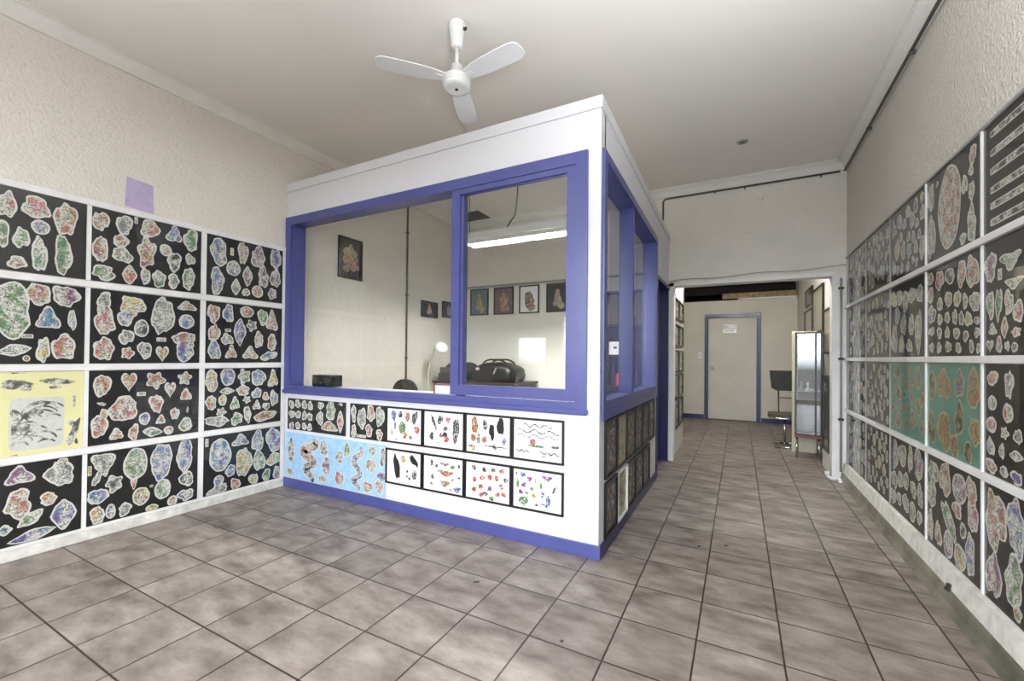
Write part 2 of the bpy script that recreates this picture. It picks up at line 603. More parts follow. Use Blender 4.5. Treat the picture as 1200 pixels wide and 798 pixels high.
# cornices
def cornice(bm, a, b, n):
    """Coved plaster cornice along a-b; n points into the room."""
    n = Vector(n)
    prof = [(0, 0.0), (0.012, -0.092), (0.020, -0.092), (0.026, -0.078), (0.034, -0.060), (0.050, -0.036), (0.070, -0.022), (0.084, -0.018), (0.084, -0.010), (0.094, -0.010), (0.094, 0)]
    prof = [(0.0, 0.0), (0.0, -0.092)] + prof[2:]
    ps = [Vector(a) + n * d + Vector((0, 0, h)) for d, h in prof]
    prism(bm, ps, Vector(b) - Vector(a))
bm = B()
cornice(bm, (XL, YS, ZC), (XL, YO, ZC), (1, 0, 0))
struct('trim_cornice_left', bm, M_CORN)
bm = B()
cornice(bm, (XR, YS, ZC), (XR, YO, ZC), (-1, 0, 0))
struct('trim_cornice_right', bm, M_CORN)
bm = B()
cornice(bm, (XL, YO, ZC), (XR, YO, ZC), (0, -1, 0))
struct('trim_cornice_opening', bm, M_CORN)

# shop front behind the camera: piers and sill round the daylight openings
bm = B()
bx(bm, XL, XR, YS - 0.12, YS, 2.95, ZC)
xs = [XL] + [v for w in WINS for v in w[:2]] + [XR]
for a, b in zip(xs[::2], xs[1::2]):
    bx(bm, a, b, YS - 0.12, YS, 0, 2.95)
for x0, x1, z0, z1 in WINS:
    bx(bm, x0, x1, YS - 0.12, YS, 0, z0)
    xm = (x0 + x1) / 2
    if z1 > 2:
        bx(bm, x0, x1, YS - 0.08, YS - 0.02, 2.22, 2.28, 1)
    if z1 < 2.95:
        bx(bm, x0, x1, YS - 0.12, YS, z1, 2.95)
    if x1 - x0 > 1.5:
        bx(bm, xm - 0.03, xm + 0.03, YS - 0.08, YS - 0.02, z0, z1, 1)
struct('wall_front', bm, [M_PLASTER, M_BLUE])

# skirtings of the long walls
bm = B()
bx(bm, XL, XL + 0.014, YS, YF, 0.0, 0.062, bev=0.003)
struct('baseboard_left', bm, M_WORN)
bm = B()
prism(bm, [(XR, YS, 0.185), (XR - 0.022, YS, 0.180), (XR - 0.034, YS, 0.085), (XR, YS, 0.085)], (0, YO - 0.02 - YS, 0))
struct('baseboard_right', bm, M_WORN)
bm = B()
prism(bm, [(XR, YS, 0.084), (XR - 0.036, YS, 0.084), (XR - 0.044, YS, 0.07), (XR - 0.05, YS, 0.03), (XR - 0.066, YS, 0.006), (XR - 0.07, YS, 0.0), (XR, YS, 0.0)], (0, YO - 0.02 - YS, 0))
struct('trim_cove_right', bm, M_SKIRT)

# white rails and posts that carry the sheets on the left wall
LROW = [(1.700, 2.192), (1.153, 1.648), (0.610, 1.105), (0.085, 0.560)]
LCOL = [(0.500, 1.141), (1.166, 1.812), (1.852, 2.494)]
bm = B()
for z in (2.210, 1.673, 1.129, 0.585):
    bx(bm, XL, XL + 0.013, YS, YF - 0.005, z - 0.021, z + 0.021, bev=0.003)
bx(bm, XL, XL + 0.013, YS, YF - 0.005, 0.063, 0.083, bev=0.003)
for y, w in ((1.1535, 0.011), (1.832, 0.018), (2.514, 0.018), (0.488, 0.011)):
    for z0, z1 in LROW:
        bx(bm, XL, XL + 0.011, y - w, y + w, z0 - 0.003, z1 + 0.003)
struct('trim_rails_left', bm, M_TRIM)

RROW = [(1.775, 2.250), (1.248, 1.739), (0.734, 1.212), (0.194, 0.698)]
RCOL = [(2.022, 2.657), (2.673, 3.305), (3.321, 3.972), (3.986, 4.630), (4.646, 5.286)]
bm = B()
for z in (1.757, 1.230, 0.716):
    bx(bm, XR - 0.022, XR, YS, YO - 0.02, z - 0.0165, z + 0.0165, bev=0.003)
bx(bm, XR - 0.012, XR, YS, YO - 0.02, 2.253, 2.266, 2)
bx(bm, XR - 0.006, XR, YS, YO - 0.02, 2.2665, 2.272, 1)  # dark strip standing in for the shadow along the top trim
for y, w, mi in ((2.665, 0.0065, 0), (3.313, 0.0065, 0), (3.979, 0.0055, 2), (4.638, 0.006, 2), (5.292, 0.006, 2)):
    for z0, z1 in RROW:
        bx(bm, XR - 0.012, XR, y - w, y + w, z0 - 0.002, z1 + 0.002, mi)
struct('trim_rails_right', bm, [M_TRIM, M_DARK, M_GREY])

# ------------------------------------------------------------------ the glazed booth
bm = B()
bx(bm, XL, XB, YF, YF + 0.10, 0, 0.90)
bx(bm, XL, XB, YF, YF + 0.10, 2.47, 2.82)
bx(bm, XL, -3.70, YF, YF + 0.10, 0.90, 2.47)
bx(bm, -0.86, XB, YF, YF + 0.08, 0.90, 2.47)
# cap strip along the top
bx(bm, XL, XB + 0.010, YF - 0.012, YF, 2.752, 2.826)
# right hand wall, its head falls a little towards the back
bx(bm, XB - 0.10, XB, YF + 0.10, 4.53, 0, 0.93)
bx(bm, XB - 0.10, XB, YF + 0.0801, 2.622, 0.93, 2.06)
bx(bm, XB - 0.10, XB, 4.46, 4.53, 0.93, 2.06)
prism(bm, [(XB - 0.10, 4.46, 2.06), (XB - 0.10, YO, 2.06), (XB - 0.10, YO, 2.705), (XB - 0.10, YF + 0.08, 2.815), (XB - 0.10, YF + 0.08, 2.06), (XB - 0.10, 2.622, 2.06), (XB - 0.10, 2.622, 2.455), (XB - 0.10, 4.46, 2.404)], (0.10, 0, 0))
prism(bm, [(XB, YF, 2.752), (XB, YO, 2.640), (XB, YO, 2.708), (XB, YF, 2.826)], (0.010, 0, 0))
struct('wall_booth', bm, M_WHITE)
bm = B()
bx(bm, XL + 0.002, XB + 0.014, YF - 0.014, YF, 0, 0.085, bev=0.002)
bx(bm, XB, XB + 0.014, YF, 4.53, 0, 0.075, 1, bev=0.002)  # side run in a darker blue, its shade put into the colour
struct('baseboard_booth', bm, [M_BLUE, M_NAVY])

# front window: casing, sill, fixed pane at the left, sliding sash at the right
bm = B()
ring_frame(bm, 'y', 0, -3.757, -0.826, 0.866, 2.506, 0.075, YF - 0.020, YF)
ring_frame(bm, 'y', 0, -3.70, -0.86, 0.90, 2.47, 0.032, YF - 0.004, YF + 0.125)
bx(bm, -3.757, -0.812, YF - 0.034, YF - 0.018, 0.872, 0.902, bev=0.004)
bx(bm, -1.852, -1.80, YF + 0.055, YF + 0.12, 0.93, 2.44)
w1 = struct('window_1', bm, M_BLUE)
bm = B()
bx(bm, -3.672, -1.83, YF + 0.098, YF + 0.103, 0.93, 2.44)
struct('fixed_pane', bm, M_GLASS, w1)
bm = B()
ring_frame(bm, 'y', 0, -1.853, -0.892, 0.948, 2.464, 0.072, YF - 0.012, YF + 0.040)
for r in ((-1.785, -1.757, 1.0, 2.4), (-0.965, -0.955, 1.0, 2.4)):
    bx(bm, r[0], r[1], YF + 0.002, YF + 0.03, r[2], r[3])
bx(bm, -1.79, -0.955, YF + 0.002, YF + 0.03, 2.386, 2.40)
sash = struct('sash', bm, M_BLUE, w1)
bm = B()
bx(bm, -1.79, -0.955, YF + 0.014, YF + 0.019, 1.01, 2.395)
struct('sash_pane', bm, M_GLASS, sash)
bm = B()
bx(bm, -3.70, -0.88, YF + 0.126, YF + 0.34, 0.895, 0.925, bev=0.004)
struct('inner_sill', bm, M_WHITE, w1)

# side window
bm = B()
X0, X1 = XB - 0.10, XB
def side_ring(bm, y0, y1, zb, zt0, zt1, w, x0, x1):
    o_ = [(y0, zb), (y1, zb), (y1, zt1), (y0, zt0)]
    i_ = [(y0 + w, zb + w), (y1 - w, zb + w), (y1 - w, zt1 - w), (y0 + w, zt0 - w)]
    for k in range(4):
        m = (k + 1) % 4
        prism(bm, [(x0, *o_[k]), (x0, *o_[m]), (x0, *i_[m]), (x0, *i_[k])], (x1 - x0, 0, 0))
side_ring(bm, 2.566, 4.515, 0.835, 2.515, 2.445, 0.062, XB, XB + 0.018)
side_ring(bm, 2.622, 4.46, 0.93, 2.456, 2.404, 0.014, XB - 0.12, XB + 0.004)
bx(bm, XB, XB + 0.014, 2.60, 4.50, 0.86, 0.95)
bx(bm, XB - 0.105, XB + 0.004, 3.425, 3.470, 0.94, 2.43)
w2 = struct('window_2', bm, M_BLUE)
for a, b, t in ((2.637, 3.427, 2.42), (3.468, 4.445, 2.395)):
    bm = B()
    bx(bm, XB - 0.095, XB - 0.090, a, b, 0.945, t)
    struct('side_pane', bm, M_GLASS, w2)

# recessed blue door behind the side window
bm = B()
bx(bm, XB - 0.10, XB + 0.012, 4.53, 4.575, 0, 2.08)
bx(bm, XB - 0.10, XB - 0.002, 5.385, YO - 0.024, 0, 2.06)
bx(bm, XB - 0.10, XB + 0.012, 4.575, YO - 0.024, 2.045, 2.085)
d2 = struct('door_2', bm, M_NAVY)
bm = B()
bx(bm, XB - 0.135, XB - 0.095, 4.575, 5.385, 0.008, 2.045, bev=0.003)
struct('door_leaf', bm, M_NAVY, d2)

# far door
bm = B()
bx(bm, -0.622, -0.557, YB - 0.018, YB + 0.09, 0, 2.06)
bx(bm, 0.308, 0.376, YB - 0.018, YB + 0.09, 0, 2.06)
bx(bm, -0.622, 0.376, YB - 0.018, YB + 0.09, 2.055, 2.13)
d1 = struct('door_1', bm, M_NAVY)
bm = B()
bx(bm, -0.553, 0.304, YB + 0.02, YB + 0.06, 0.012, 2.05, bev=0.003)
leaf = struct('door_leaf', bm, M_DOOR, d1)
bm = B()
lathe(bm, [(0.026, 0), (0.026, -0.006), (0.010, -0.008), (0.010, -0.035), (0.024, -0.042), (0.028, -0.055), (0.018, -0.068)], (-0.475, YB + 0.02, 1.04), 20, axis='y')
struct('door_knob', bm, M_BRASS, d1)
for nm, (a, b, c, d), marks in (('upper_notice', (-0.272, -0.030, 1.842, 1.915), ((-0.262, -0.185, 1.862, 1.885), (-0.06, -0.045, 1.868, 1.908))),
                                ('lower_notice', (-0.290, -0.045, 1.750, 1.825), ((-0.250, -0.150, 1.775, 1.798), (-0.145, -0.085, 1.775, 1.804)))):
    bm = B()
    bx(bm, a, b, YB + 0.017, YB + 0.0195, c, d)
    n_ = struct(nm, bm, M_WPAPER, d1)
    bm = B()
    for m_ in marks:
        # worn, unreadable strokes
        k = 0
        x = m_[0]
        rnd = random.Random(nm)
        while x < m_[1]:
            w_ = rnd.uniform(0.006, 0.014)
            bx(bm, x, min(x + w_, m_[1]), YB + 0.0155, YB + 0.0168, m_[2] + rnd.uniform(0, 0.006), m_[3] - rnd.uniform(0, 0.006))
            x += w_ + rnd.uniform(0.003, 0.006)
    struct('faded_print', bm, M_CONDUIT, n_)

# dado strip in the booth, above the pictures
bm = B()
bx(bm, XL, -0.9, YO - 0.012, YO, 2.255, 2.285)
struct('trim_dado', bm, M_GREY)

DESIGNS = {
 'L11': [(0.799,2.08,0.039,0.081,'r','o',0),(0.915,2.098,0.066,0.066,'r','o',-10),(1.043,2.065,0.062,0.096,'o','o',0),(0.935,1.985,0.044,0.045,'b','e',0),(0.857,1.9,0.037,0.061,'g','o',0),(0.785,1.912,0.027,0.082,'g','o',0),(0.932,1.817,0.036,0.11,'g','o',0),(1.035,1.836,0.043,0.126,'g','o',0),(0.842,1.752,0.038,0.042,'r','o',-35)],
 'L12': [(1.21,2.102,0.046,0.066,'o','o',0),(1.334,2.111,0.047,0.071,'w','o',0),(1.399,2.161,0.01,0.025,'w','r',0),(1.48,2.122,0.06,0.067,'o','o',0),(1.63,2.116,0.056,0.073,'b','t',0),(1.741,2.103,0.048,0.095,'g','o',0),(1.211,1.914,0.04,0.098,'o','o',0),(1.318,1.996,0.047,0.044,'r','o',-45),(1.327,1.9,0.066,0.048,'g','o',-25),(1.463,1.948,0.066,0.124,'o','s',0),(1.577,1.99,0.039,0.047,'o','e',0),(1.633,1.915,0.045,0.078,'k','o',0),(1.737,1.954,0.039,0.04,'g','o',0),(1.231,1.761,0.062,0.053,'g','o',-10),(1.367,1.77,0.044,0.072,'r','d',0),(1.458,1.776,0.031,0.06,'b','o',0),(1.539,1.77,0.045,0.062,'g','o',0),(1.629,1.769,0.037,0.06,'w','o',0),(1.728,1.803,0.042,0.094,'g','o',0)],
 'L13': [(1.944,2.061,0.069,0.112,'b','o',0),(2.045,2.083,0.014,0.032,'y','r',0),(2.135,2.092,0.042,0.102,'o','o',0),(2.266,2.08,0.062,0.1,'p','o',0),(2.427,2.099,0.053,0.099,'b','o',0),(2.058,1.946,0.06,0.067,'b','e',0),(1.934,1.821,0.055,0.111,'b','o',0),(2.176,1.899,0.044,0.091,'p','d',0),(2.314,1.913,0.051,0.091,'p','o',0),(2.426,1.922,0.049,0.089,'p','o',0),(2.08,1.792,0.039,0.077,'w','d',0),(2.164,1.758,0.034,0.037,'w','o',0),(2.263,1.779,0.052,0.056,'r','e',0),(2.398,1.776,0.038,0.056,'w','o',0)],
 'L21': [(0.825,1.468,0.085,0.165,'g','o',0),(0.933,1.576,0.053,0.074,'o','o',0),(1.051,1.58,0.061,0.073,'p','o',0),(0.976,1.427,0.062,0.079,'b','t',0),(1.082,1.432,0.021,0.066,'b','o',0),(1.046,1.257,0.053,0.091,'r','o',0),(0.956,1.237,0.033,0.075,'y','o',0),(0.839,1.235,0.076,0.036,'b','d',12),(0.887,1.186,0.017,0.019,'r','e',0),(0.889,1.319,0.025,0.012,'w','r',0)],
 'L22': [(1.239,1.446,0.057,0.104,'o','o',0),(1.237,1.576,0.04,0.056,'w','o',0),(1.388,1.553,0.076,0.072,'y','o',0),(1.35,1.469,0.043,0.067,'b','o',0),(1.568,1.502,0.074,0.142,'w','o',0),(1.721,1.587,0.07,0.044,'o','t',0),(1.72,1.471,0.056,0.057,'b','e',0),(1.441,1.401,0.046,0.064,'k','e',0),(1.356,1.336,0.043,0.055,'w','o',0),(1.238,1.25,0.055,0.082,'o','o',0),(1.364,1.224,0.041,0.052,'r','s',0),(1.462,1.248,0.046,0.06,'k','o',0),(1.559,1.326,0.03,0.015,'w','r',0),(1.567,1.222,0.044,0.062,'o','h',0),(1.709,1.327,0.085,0.064,'o','o',0),(1.711,1.239,0.067,0.074,'b','o',0)],
 'L23': [(1.912,1.552,0.046,0.083,'o','o',0),(2.024,1.563,0.043,0.082,'b','o',0),(2.175,1.59,0.062,0.05,'o','e',0),(2.315,1.555,0.046,0.078,'g','o',0),(2.399,1.521,0.062,0.107,'o','t',0),(1.917,1.395,0.046,0.07,'o','o',0),(1.92,1.256,0.052,0.078,'b','o',0),(2.023,1.423,0.024,0.013,'w','r',0),(2.017,1.347,0.05,0.049,'w','o',0),(2.118,1.415,0.051,0.128,'b','d',0),(2.218,1.475,0.054,0.054,'k','s',0),(2.281,1.353,0.045,0.068,'o','o',0),(2.402,1.334,0.045,0.076,'o','o',0),(2.051,1.236,0.05,0.064,'o','t',0),(2.208,1.229,0.073,0.063,'o','t',0),(2.376,1.212,0.079,0.04,'b','o',15)],
 'L31': [(0.938,0.794,0.116,0.156,'P','r',0),(0.847,1.032,0.068,0.027,'k','o',-5),(0.89,1.007,0.021,0.02,'k','o',0),(1.02,1.043,0.086,0.021,'k','d',-5),(1.012,1.008,0.028,0.011,'k','o',0),(1.098,0.715,0.018,0.091,'k','o',-15),(1.091,0.773,0.021,0.019,'k','o',0),(1.111,0.656,0.008,0.019,'k','o',0),(1.098,0.912,0.006,0.037,'o','r',0),(0.843,1.104,0.015,0.008,'k','r',0),(0.871,1.103,0.013,0.006,'y','r',0),(0.845,0.61,0.015,0.008,'k','r',0),(1.033,0.741,0.017,0.007,'o','o',0),(0.943,0.879,0.081,0.043,'k','a',12),(0.954,0.858,0.07,0.035,'k','a',12),(0.938,0.833,0.081,0.039,'k','a',15),(0.959,0.885,0.093,0.031,'k','a',8),(0.912,0.805,0.063,0.042,'k','a',20),(0.902,0.775,0.047,0.031,'k','a',10),(0.891,0.754,0.047,0.035,'k','a',15),(0.934,0.755,0.059,0.024,'k','a',-10),(0.967,0.719,0.06,0.021,'k','a',-14),(0.877,0.703,0.041,0.03,'k','a',5),(0.918,0.703,0.053,0.018,'k','a',-8),(0.978,0.678,0.038,0.013,'k','a',-5),(0.865,0.826,0.023,0.061,'k','a',30),(0.856,0.736,0.02,0.068,'k','a',10),(0.867,0.674,0.036,0.015,'k','a',0),(0.998,0.825,0.04,0.015,'k','a',10),(0.986,0.898,0.034,0.013,'k','a',15),(0.907,0.728,0.031,0.02,'k','a',20),(0.85,0.798,0.013,0.084,'k','o',0),(0.891,0.769,0.037,0.02,'k','o',20),(0.916,0.851,0.048,0.024,'k','o',20)],
 'L32': [(1.233,1.006,0.047,0.078,'o','o',0),(1.376,1.024,0.048,0.07,'o','h',0),(1.528,1.028,0.064,0.07,'o','s',0),(1.62,0.954,0.039,0.062,'o','h',0),(1.715,1.035,0.05,0.058,'o','s',0),(1.724,0.906,0.045,0.054,'o','t',0),(1.348,0.836,0.084,0.089,'r','o',0),(1.446,0.934,0.026,0.014,'w','r',0),(1.536,0.859,0.043,0.07,'r','o',0),(1.232,0.882,0.026,0.01,'w','o',-20),(1.221,0.734,0.042,0.085,'o','o',0),(1.242,0.808,0.022,0.043,'o','o',0),(1.311,0.667,0.043,0.048,'r','t',0),(1.406,0.667,0.032,0.056,'o','o',0),(1.467,0.756,0.034,0.048,'b','e',0),(1.514,0.656,0.06,0.039,'g','d',-10),(1.565,0.735,0.033,0.043,'o','t',0),(1.653,0.772,0.031,0.046,'o','o',0),(1.615,0.652,0.032,0.034,'r','e',0),(1.725,0.679,0.045,0.057,'g','o',0),(1.736,0.791,0.007,0.025,'y','o',0)],
 'L33': [(1.903,1.006,0.049,0.096,'y','o',0),(2.027,1.037,0.059,0.081,'b','e',0),(2.16,1.032,0.061,0.074,'g','s',0),(2.283,1.018,0.062,0.081,'b','o',0),(2.418,0.998,0.053,0.093,'y','t',0),(2.023,0.917,0.06,0.031,'w','d',0),(2.153,0.913,0.053,0.05,'o','o',0),(2.27,0.882,0.045,0.048,'b','o',0),(2.351,0.847,0.032,0.038,'o','o',0),(2.428,0.826,0.042,0.07,'b','o',0),(1.902,0.83,0.043,0.06,'o','o',0),(1.989,0.844,0.034,0.048,'y','e',0),(2.086,0.804,0.046,0.063,'g','t',0),(2.186,0.832,0.038,0.035,'w','s',0),(2.272,0.773,0.039,0.049,'o','t',0),(1.98,0.748,0.041,0.04,'w','s',0),(2.192,0.706,0.032,0.075,'b','o',0),(2.349,0.674,0.116,0.043,'o','o',8),(2.104,0.676,0.048,0.056,'g','o',0),(1.948,0.677,0.097,0.042,'w','o',-10),(2.357,0.76,0.034,0.034,'k','o',0)],
 'L41': [(0.87,0.487,0.066,0.066,'p','t',0),(1.041,0.463,0.066,0.083,'w','o',35),(1.052,0.539,0.026,0.024,'o','e',0),(0.867,0.324,0.058,0.089,'o','o',0),(0.991,0.321,0.039,0.043,'y','o',20),(0.918,0.225,0.068,0.04,'g','d',38),(0.929,0.121,0.104,0.038,'b','d',8),(1.06,0.205,0.06,0.104,'b','d',0),(0.815,0.187,0.032,0.034,'b','d',0)],
 'L42': [(1.248,0.489,0.073,0.086,'w','v',0),(1.216,0.39,0.021,0.051,'w','o',-20),(1.178,0.447,0.011,0.032,'y','r',0),(1.421,0.443,0.072,0.118,'g','e',0),(1.412,0.31,0.023,0.045,'r','v',0),(1.573,0.429,0.074,0.133,'b','o',0),(1.723,0.442,0.06,0.123,'b','o',0),(1.305,0.334,0.055,0.066,'k','s',0),(1.222,0.269,0.052,0.058,'b','o',0),(1.455,0.206,0.052,0.068,'y','e',0),(1.584,0.223,0.052,0.08,'g','e',0),(1.737,0.26,0.054,0.055,'k','o',0),(1.734,0.139,0.054,0.048,'b','o',0),(1.646,0.118,0.033,0.04,'o','e',0),(1.221,0.142,0.04,0.064,'y','o',0),(1.289,0.15,0.029,0.051,'b','e',0),(1.365,0.141,0.036,0.049,'w','o',0),(1.519,0.103,0.04,0.028,'y','e',0),(1.515,0.262,0.011,0.011,'w','o',0),(1.259,0.405,0.012,0.012,'w','o',0)],
 'L43': [(1.978,0.394,0.089,0.141,'b','e',0),(1.876,0.512,0.012,0.033,'y','r',0),(2.138,0.485,0.075,0.06,'b','t',0),(2.168,0.297,0.068,0.134,'y','o',0),(2.285,0.461,0.052,0.1,'b','o',0),(2.433,0.446,0.077,0.11,'b','o',0),(2.302,0.282,0.059,0.09,'g','o',0),(2.436,0.269,0.066,0.061,'y','o',0),(2.059,0.248,0.038,0.056,'b','o',0),(1.969,0.186,0.042,0.048,'b','e',0),(1.962,0.118,0.077,0.044,'w','o',20),(2.1,0.126,0.039,0.056,'r','o',0),(2.253,0.129,0.045,0.052,'y','o',0),(2.368,0.139,0.038,0.058,'g','o',0),(2.463,0.136,0.036,0.062,'w','o',0)],
 'RA1': [(-2.35,2.203,0.25,0.0165,'k','r',0),(-2.35,2.121,0.25,0.0165,'k','r',0),(-2.35,2.041,0.25,0.0165,'k','r',0),(-2.35,1.959,0.25,0.0165,'k','r',0),(-2.35,1.891,0.25,0.0165,'k','r',0),(-2.35,1.82,0.25,0.0165,'k','r',0)],
 'RA2': [(-2.599,1.629,0.048,0.071,'p','o',0),(-2.446,1.632,0.083,0.043,'g','v',0),(-2.524,1.586,0.017,0.024,'w','r',0),(-2.421,1.537,0.075,0.027,'y','v',0),(-2.599,1.467,0.038,0.059,'g','o',0),(-2.534,1.464,0.028,0.07,'g','o',0),(-2.457,1.462,0.037,0.05,'y','o',0),(-2.391,1.419,0.036,0.049,'r','o',0),(-2.582,1.358,0.037,0.031,'w','t',0),(-2.489,1.362,0.03,0.048,'r','d',0),(-2.405,1.338,0.04,0.023,'r','s',0),(-2.603,1.29,0.033,0.028,'w','h',0),(-2.53,1.292,0.026,0.036,'r','o',0),(-2.469,1.285,0.019,0.022,'w','o',0),(-2.416,1.279,0.025,0.02,'w','o',0)],
 'RA3': [(-2.582,1.151,0.047,0.033,'r','o',0),(-2.457,1.131,0.035,0.057,'p','o',0),(-2.586,1.044,0.037,0.035,'g','e',0),(-2.465,1.013,0.039,0.043,'o','e',0),(-2.593,0.95,0.044,0.037,'o','e',0),(-2.49,0.929,0.033,0.031,'r','s',0),(-2.395,0.929,0.03,0.032,'k','o',0),(-2.598,0.855,0.032,0.041,'b','o',0),(-2.511,0.851,0.024,0.032,'w','o',0),(-2.407,0.851,0.05,0.023,'w','d',0),(-2.594,0.773,0.047,0.032,'o','o',0),(-2.495,0.77,0.033,0.024,'p','o',0),(-2.405,0.766,0.043,0.028,'b','o',0)],
 'RA4': [(-2.562,0.551,0.084,0.132,'o','o',0),(-2.412,0.571,0.065,0.113,'b','o',0),(-2.579,0.31,0.069,0.094,'p','o',0),(-2.426,0.355,0.066,0.106,'g','o',0),(-2.4,0.24,0.032,0.03,'o','o',0)],
 'RB1': [(-3.011,2.023,0.142,0.227,'o','e',0),(-3.248,2.147,0.048,0.083,'w','o',0),(-3.239,1.92,0.053,0.131,'w','o',0),(-2.756,2.19,0.036,0.048,'o','o',0),(-2.773,2.12,0.025,0.028,'o','o',0),(-2.838,2.076,0.032,0.051,'g','o',0),(-2.768,2.022,0.033,0.044,'o','o',0),(-2.768,1.866,0.046,0.093,'g','o',0),(-2.856,1.819,0.032,0.033,'w','o',0),(-3.161,2.195,0.018,0.015,'w','o',0)],
 'RB2': [(-3.253,1.686,0.042,0.039,'r','o',0),(-3.131,1.66,0.058,0.057,'r','o',0),(-3.005,1.662,0.056,0.048,'k','o',0),(-2.872,1.652,0.05,0.066,'r','o',0),(-2.763,1.64,0.064,0.084,'o','o',0),(-3.253,1.593,0.046,0.047,'r','o',0),(-3.125,1.529,0.042,0.036,'w','o',0),(-3.019,1.545,0.043,0.045,'w','o',0),(-2.917,1.533,0.041,0.046,'y','o',0),(-2.833,1.512,0.03,0.039,'w','o',0),(-2.738,1.499,0.054,0.048,'p','o',0),(-3.232,1.484,0.052,0.054,'b','o',0),(-3.125,1.446,0.038,0.031,'w','o',0),(-3.034,1.449,0.033,0.033,'o','o',0),(-2.945,1.445,0.034,0.036,'w','o',0),(-2.872,1.431,0.028,0.04,'w','o',0),(-2.8,1.421,0.042,0.035,'y','o',0),(-2.718,1.409,0.028,0.02,'o','o',0),(-3.236,1.388,0.042,0.027,'w','o',0),(-3.131,1.374,0.035,0.034,'p','o',0),(-3.032,1.37,0.031,0.033,'w','o',0),(-2.925,1.362,0.041,0.03,'w','o',0),(-2.826,1.343,0.031,0.028,'w','o',0),(-2.715,1.354,0.027,0.026,'w','o',0),(-3.236,1.297,0.034,0.03,'w','o',0),(-3.135,1.293,0.035,0.03,'w','o',0),(-3.02,1.296,0.039,0.03,'w','o',0),(-2.904,1.287,0.032,0.03,'w','o',0),(-2.769,1.291,0.026,0.032,'w','o',0),(-2.704,1.281,0.02,0.027,'w','o',0)],
 'RB3': [(-3.231,1.083,0.049,0.095,'k','o',0),(-3.077,1.096,0.083,0.085,'o','o',0),(-2.897,1.109,0.055,0.075,'b','o',0),(-2.752,1.091,0.064,0.097,'o','o',0),(-3.238,0.848,0.054,0.101,'k','o',0),(-3.073,0.854,0.089,0.106,'o','o',0),(-2.898,0.935,0.055,0.087,'k','o',0),(-2.74,0.896,0.057,0.066,'o','o',0),(-2.951,0.792,0.054,0.06,'o','o',0),(-2.807,0.787,0.045,0.057,'k','o',0)],
 'RB4': [(-3.211,0.6,0.066,0.07,'g','o',0),(-3.062,0.6,0.071,0.096,'o','o',0),(-2.897,0.594,0.079,0.08,'p','e',0),(-2.779,0.621,0.061,0.058,'o','o',0),(-2.761,0.51,0.058,0.084,'r','o',0),(-2.922,0.482,0.054,0.043,'r','o',0),(-3.238,0.476,0.067,0.076,'g','o',0),(-3.016,0.399,0.125,0.05,'g','o',-40),(-3.147,0.282,0.045,0.068,'o','o',0),(-3.252,0.299,0.04,0.087,'o','o',0),(-3.023,0.272,0.061,0.074,'p','e',0),(-2.891,0.257,0.066,0.07,'y','e',0),(-2.786,0.314,0.052,0.098,'b','o',0),(-2.857,0.401,0.039,0.037,'k','o',0)],
 'RC2': [(-3.422,1.629,0.057,0.061,'w','o',0),(-3.548,1.636,0.062,0.053,'w','o',0),(-3.666,1.611,0.063,0.07,'w','o',0),(-3.787,1.649,0.064,0.053,'w','o',0),(-3.917,1.653,0.062,0.055,'y','o',0),(-3.44,1.4,0.058,0.133,'w','o',0),(-3.56,1.449,0.049,0.075,'w','o',0),(-3.704,1.46,0.06,0.063,'w','o',0),(-3.833,1.531,0.058,0.054,'b','o',0),(-3.892,1.371,0.068,0.094,'w','o',0),(-3.741,1.327,0.055,0.056,'y','o',0),(-3.594,1.316,0.06,0.041,'y','o',0)],
 'RC4': [(-3.866,0.578,0.057,0.093,'w','o',0),(-3.729,0.595,0.082,0.079,'w','o',0),(-3.576,0.602,0.048,0.085,'y','o',0),(-3.437,0.594,0.077,0.094,'p','o',0),(-3.892,0.396,0.064,0.062,'w','o',0),(-3.773,0.421,0.06,0.06,'w','o',0),(-3.658,0.44,0.056,0.058,'w','o',0),(-3.524,0.422,0.051,0.055,'w','o',0),(-3.413,0.412,0.048,0.071,'w','o',0),(-3.914,0.276,0.059,0.058,'w','o',0),(-3.794,0.289,0.054,0.046,'w','o',0),(-3.663,0.298,0.061,0.063,'w','o',0),(-3.537,0.279,0.064,0.061,'w','o',0),(-3.421,0.28,0.043,0.045,'w','o',0)],
 'B1': [(-3.653,0.765,0.041,0.04,'w','o',0),(-3.565,0.775,0.041,0.039,'w','o',0),(-3.472,0.771,0.04,0.039,'w','o',0),(-3.391,0.766,0.039,0.038,'w','o',0),(-3.648,0.676,0.041,0.039,'w','o',0),(-3.559,0.677,0.04,0.039,'w','o',0),(-3.469,0.674,0.04,0.039,'w','o',0),(-3.396,0.67,0.039,0.038,'w','o',0),(-3.649,0.567,0.037,0.035,'w','o',0),(-3.56,0.575,0.036,0.035,'o','o',0),(-3.47,0.577,0.035,0.034,'w','o',0),(-3.397,0.574,0.035,0.034,'w','o',0)],
 'B2': [(-3.253,0.778,0.042,0.033,'w','o',0),(-3.124,0.741,0.065,0.083,'g','o',0),(-3.26,0.666,0.042,0.07,'w','o',0),(-3.002,0.658,0.042,0.1,'r','d',0),(-3.141,0.6,0.123,0.051,'o','t',0),(-3,0.804,0.024,0.014,'w','o',0)],
 'B3': [(-2.842,0.738,0.032,0.072,'w','o',0),(-2.748,0.704,0.055,0.084,'w','o',0),(-2.645,0.751,0.05,0.065,'o','o',0),(-2.544,0.733,0.044,0.09,'g','o',0),(-2.839,0.59,0.032,0.058,'r','o',0),(-2.664,0.61,0.042,0.052,'r','o',0),(-2.548,0.586,0.035,0.049,'o','o',0),(-2.757,0.558,0.062,0.012,'w','r',0)],
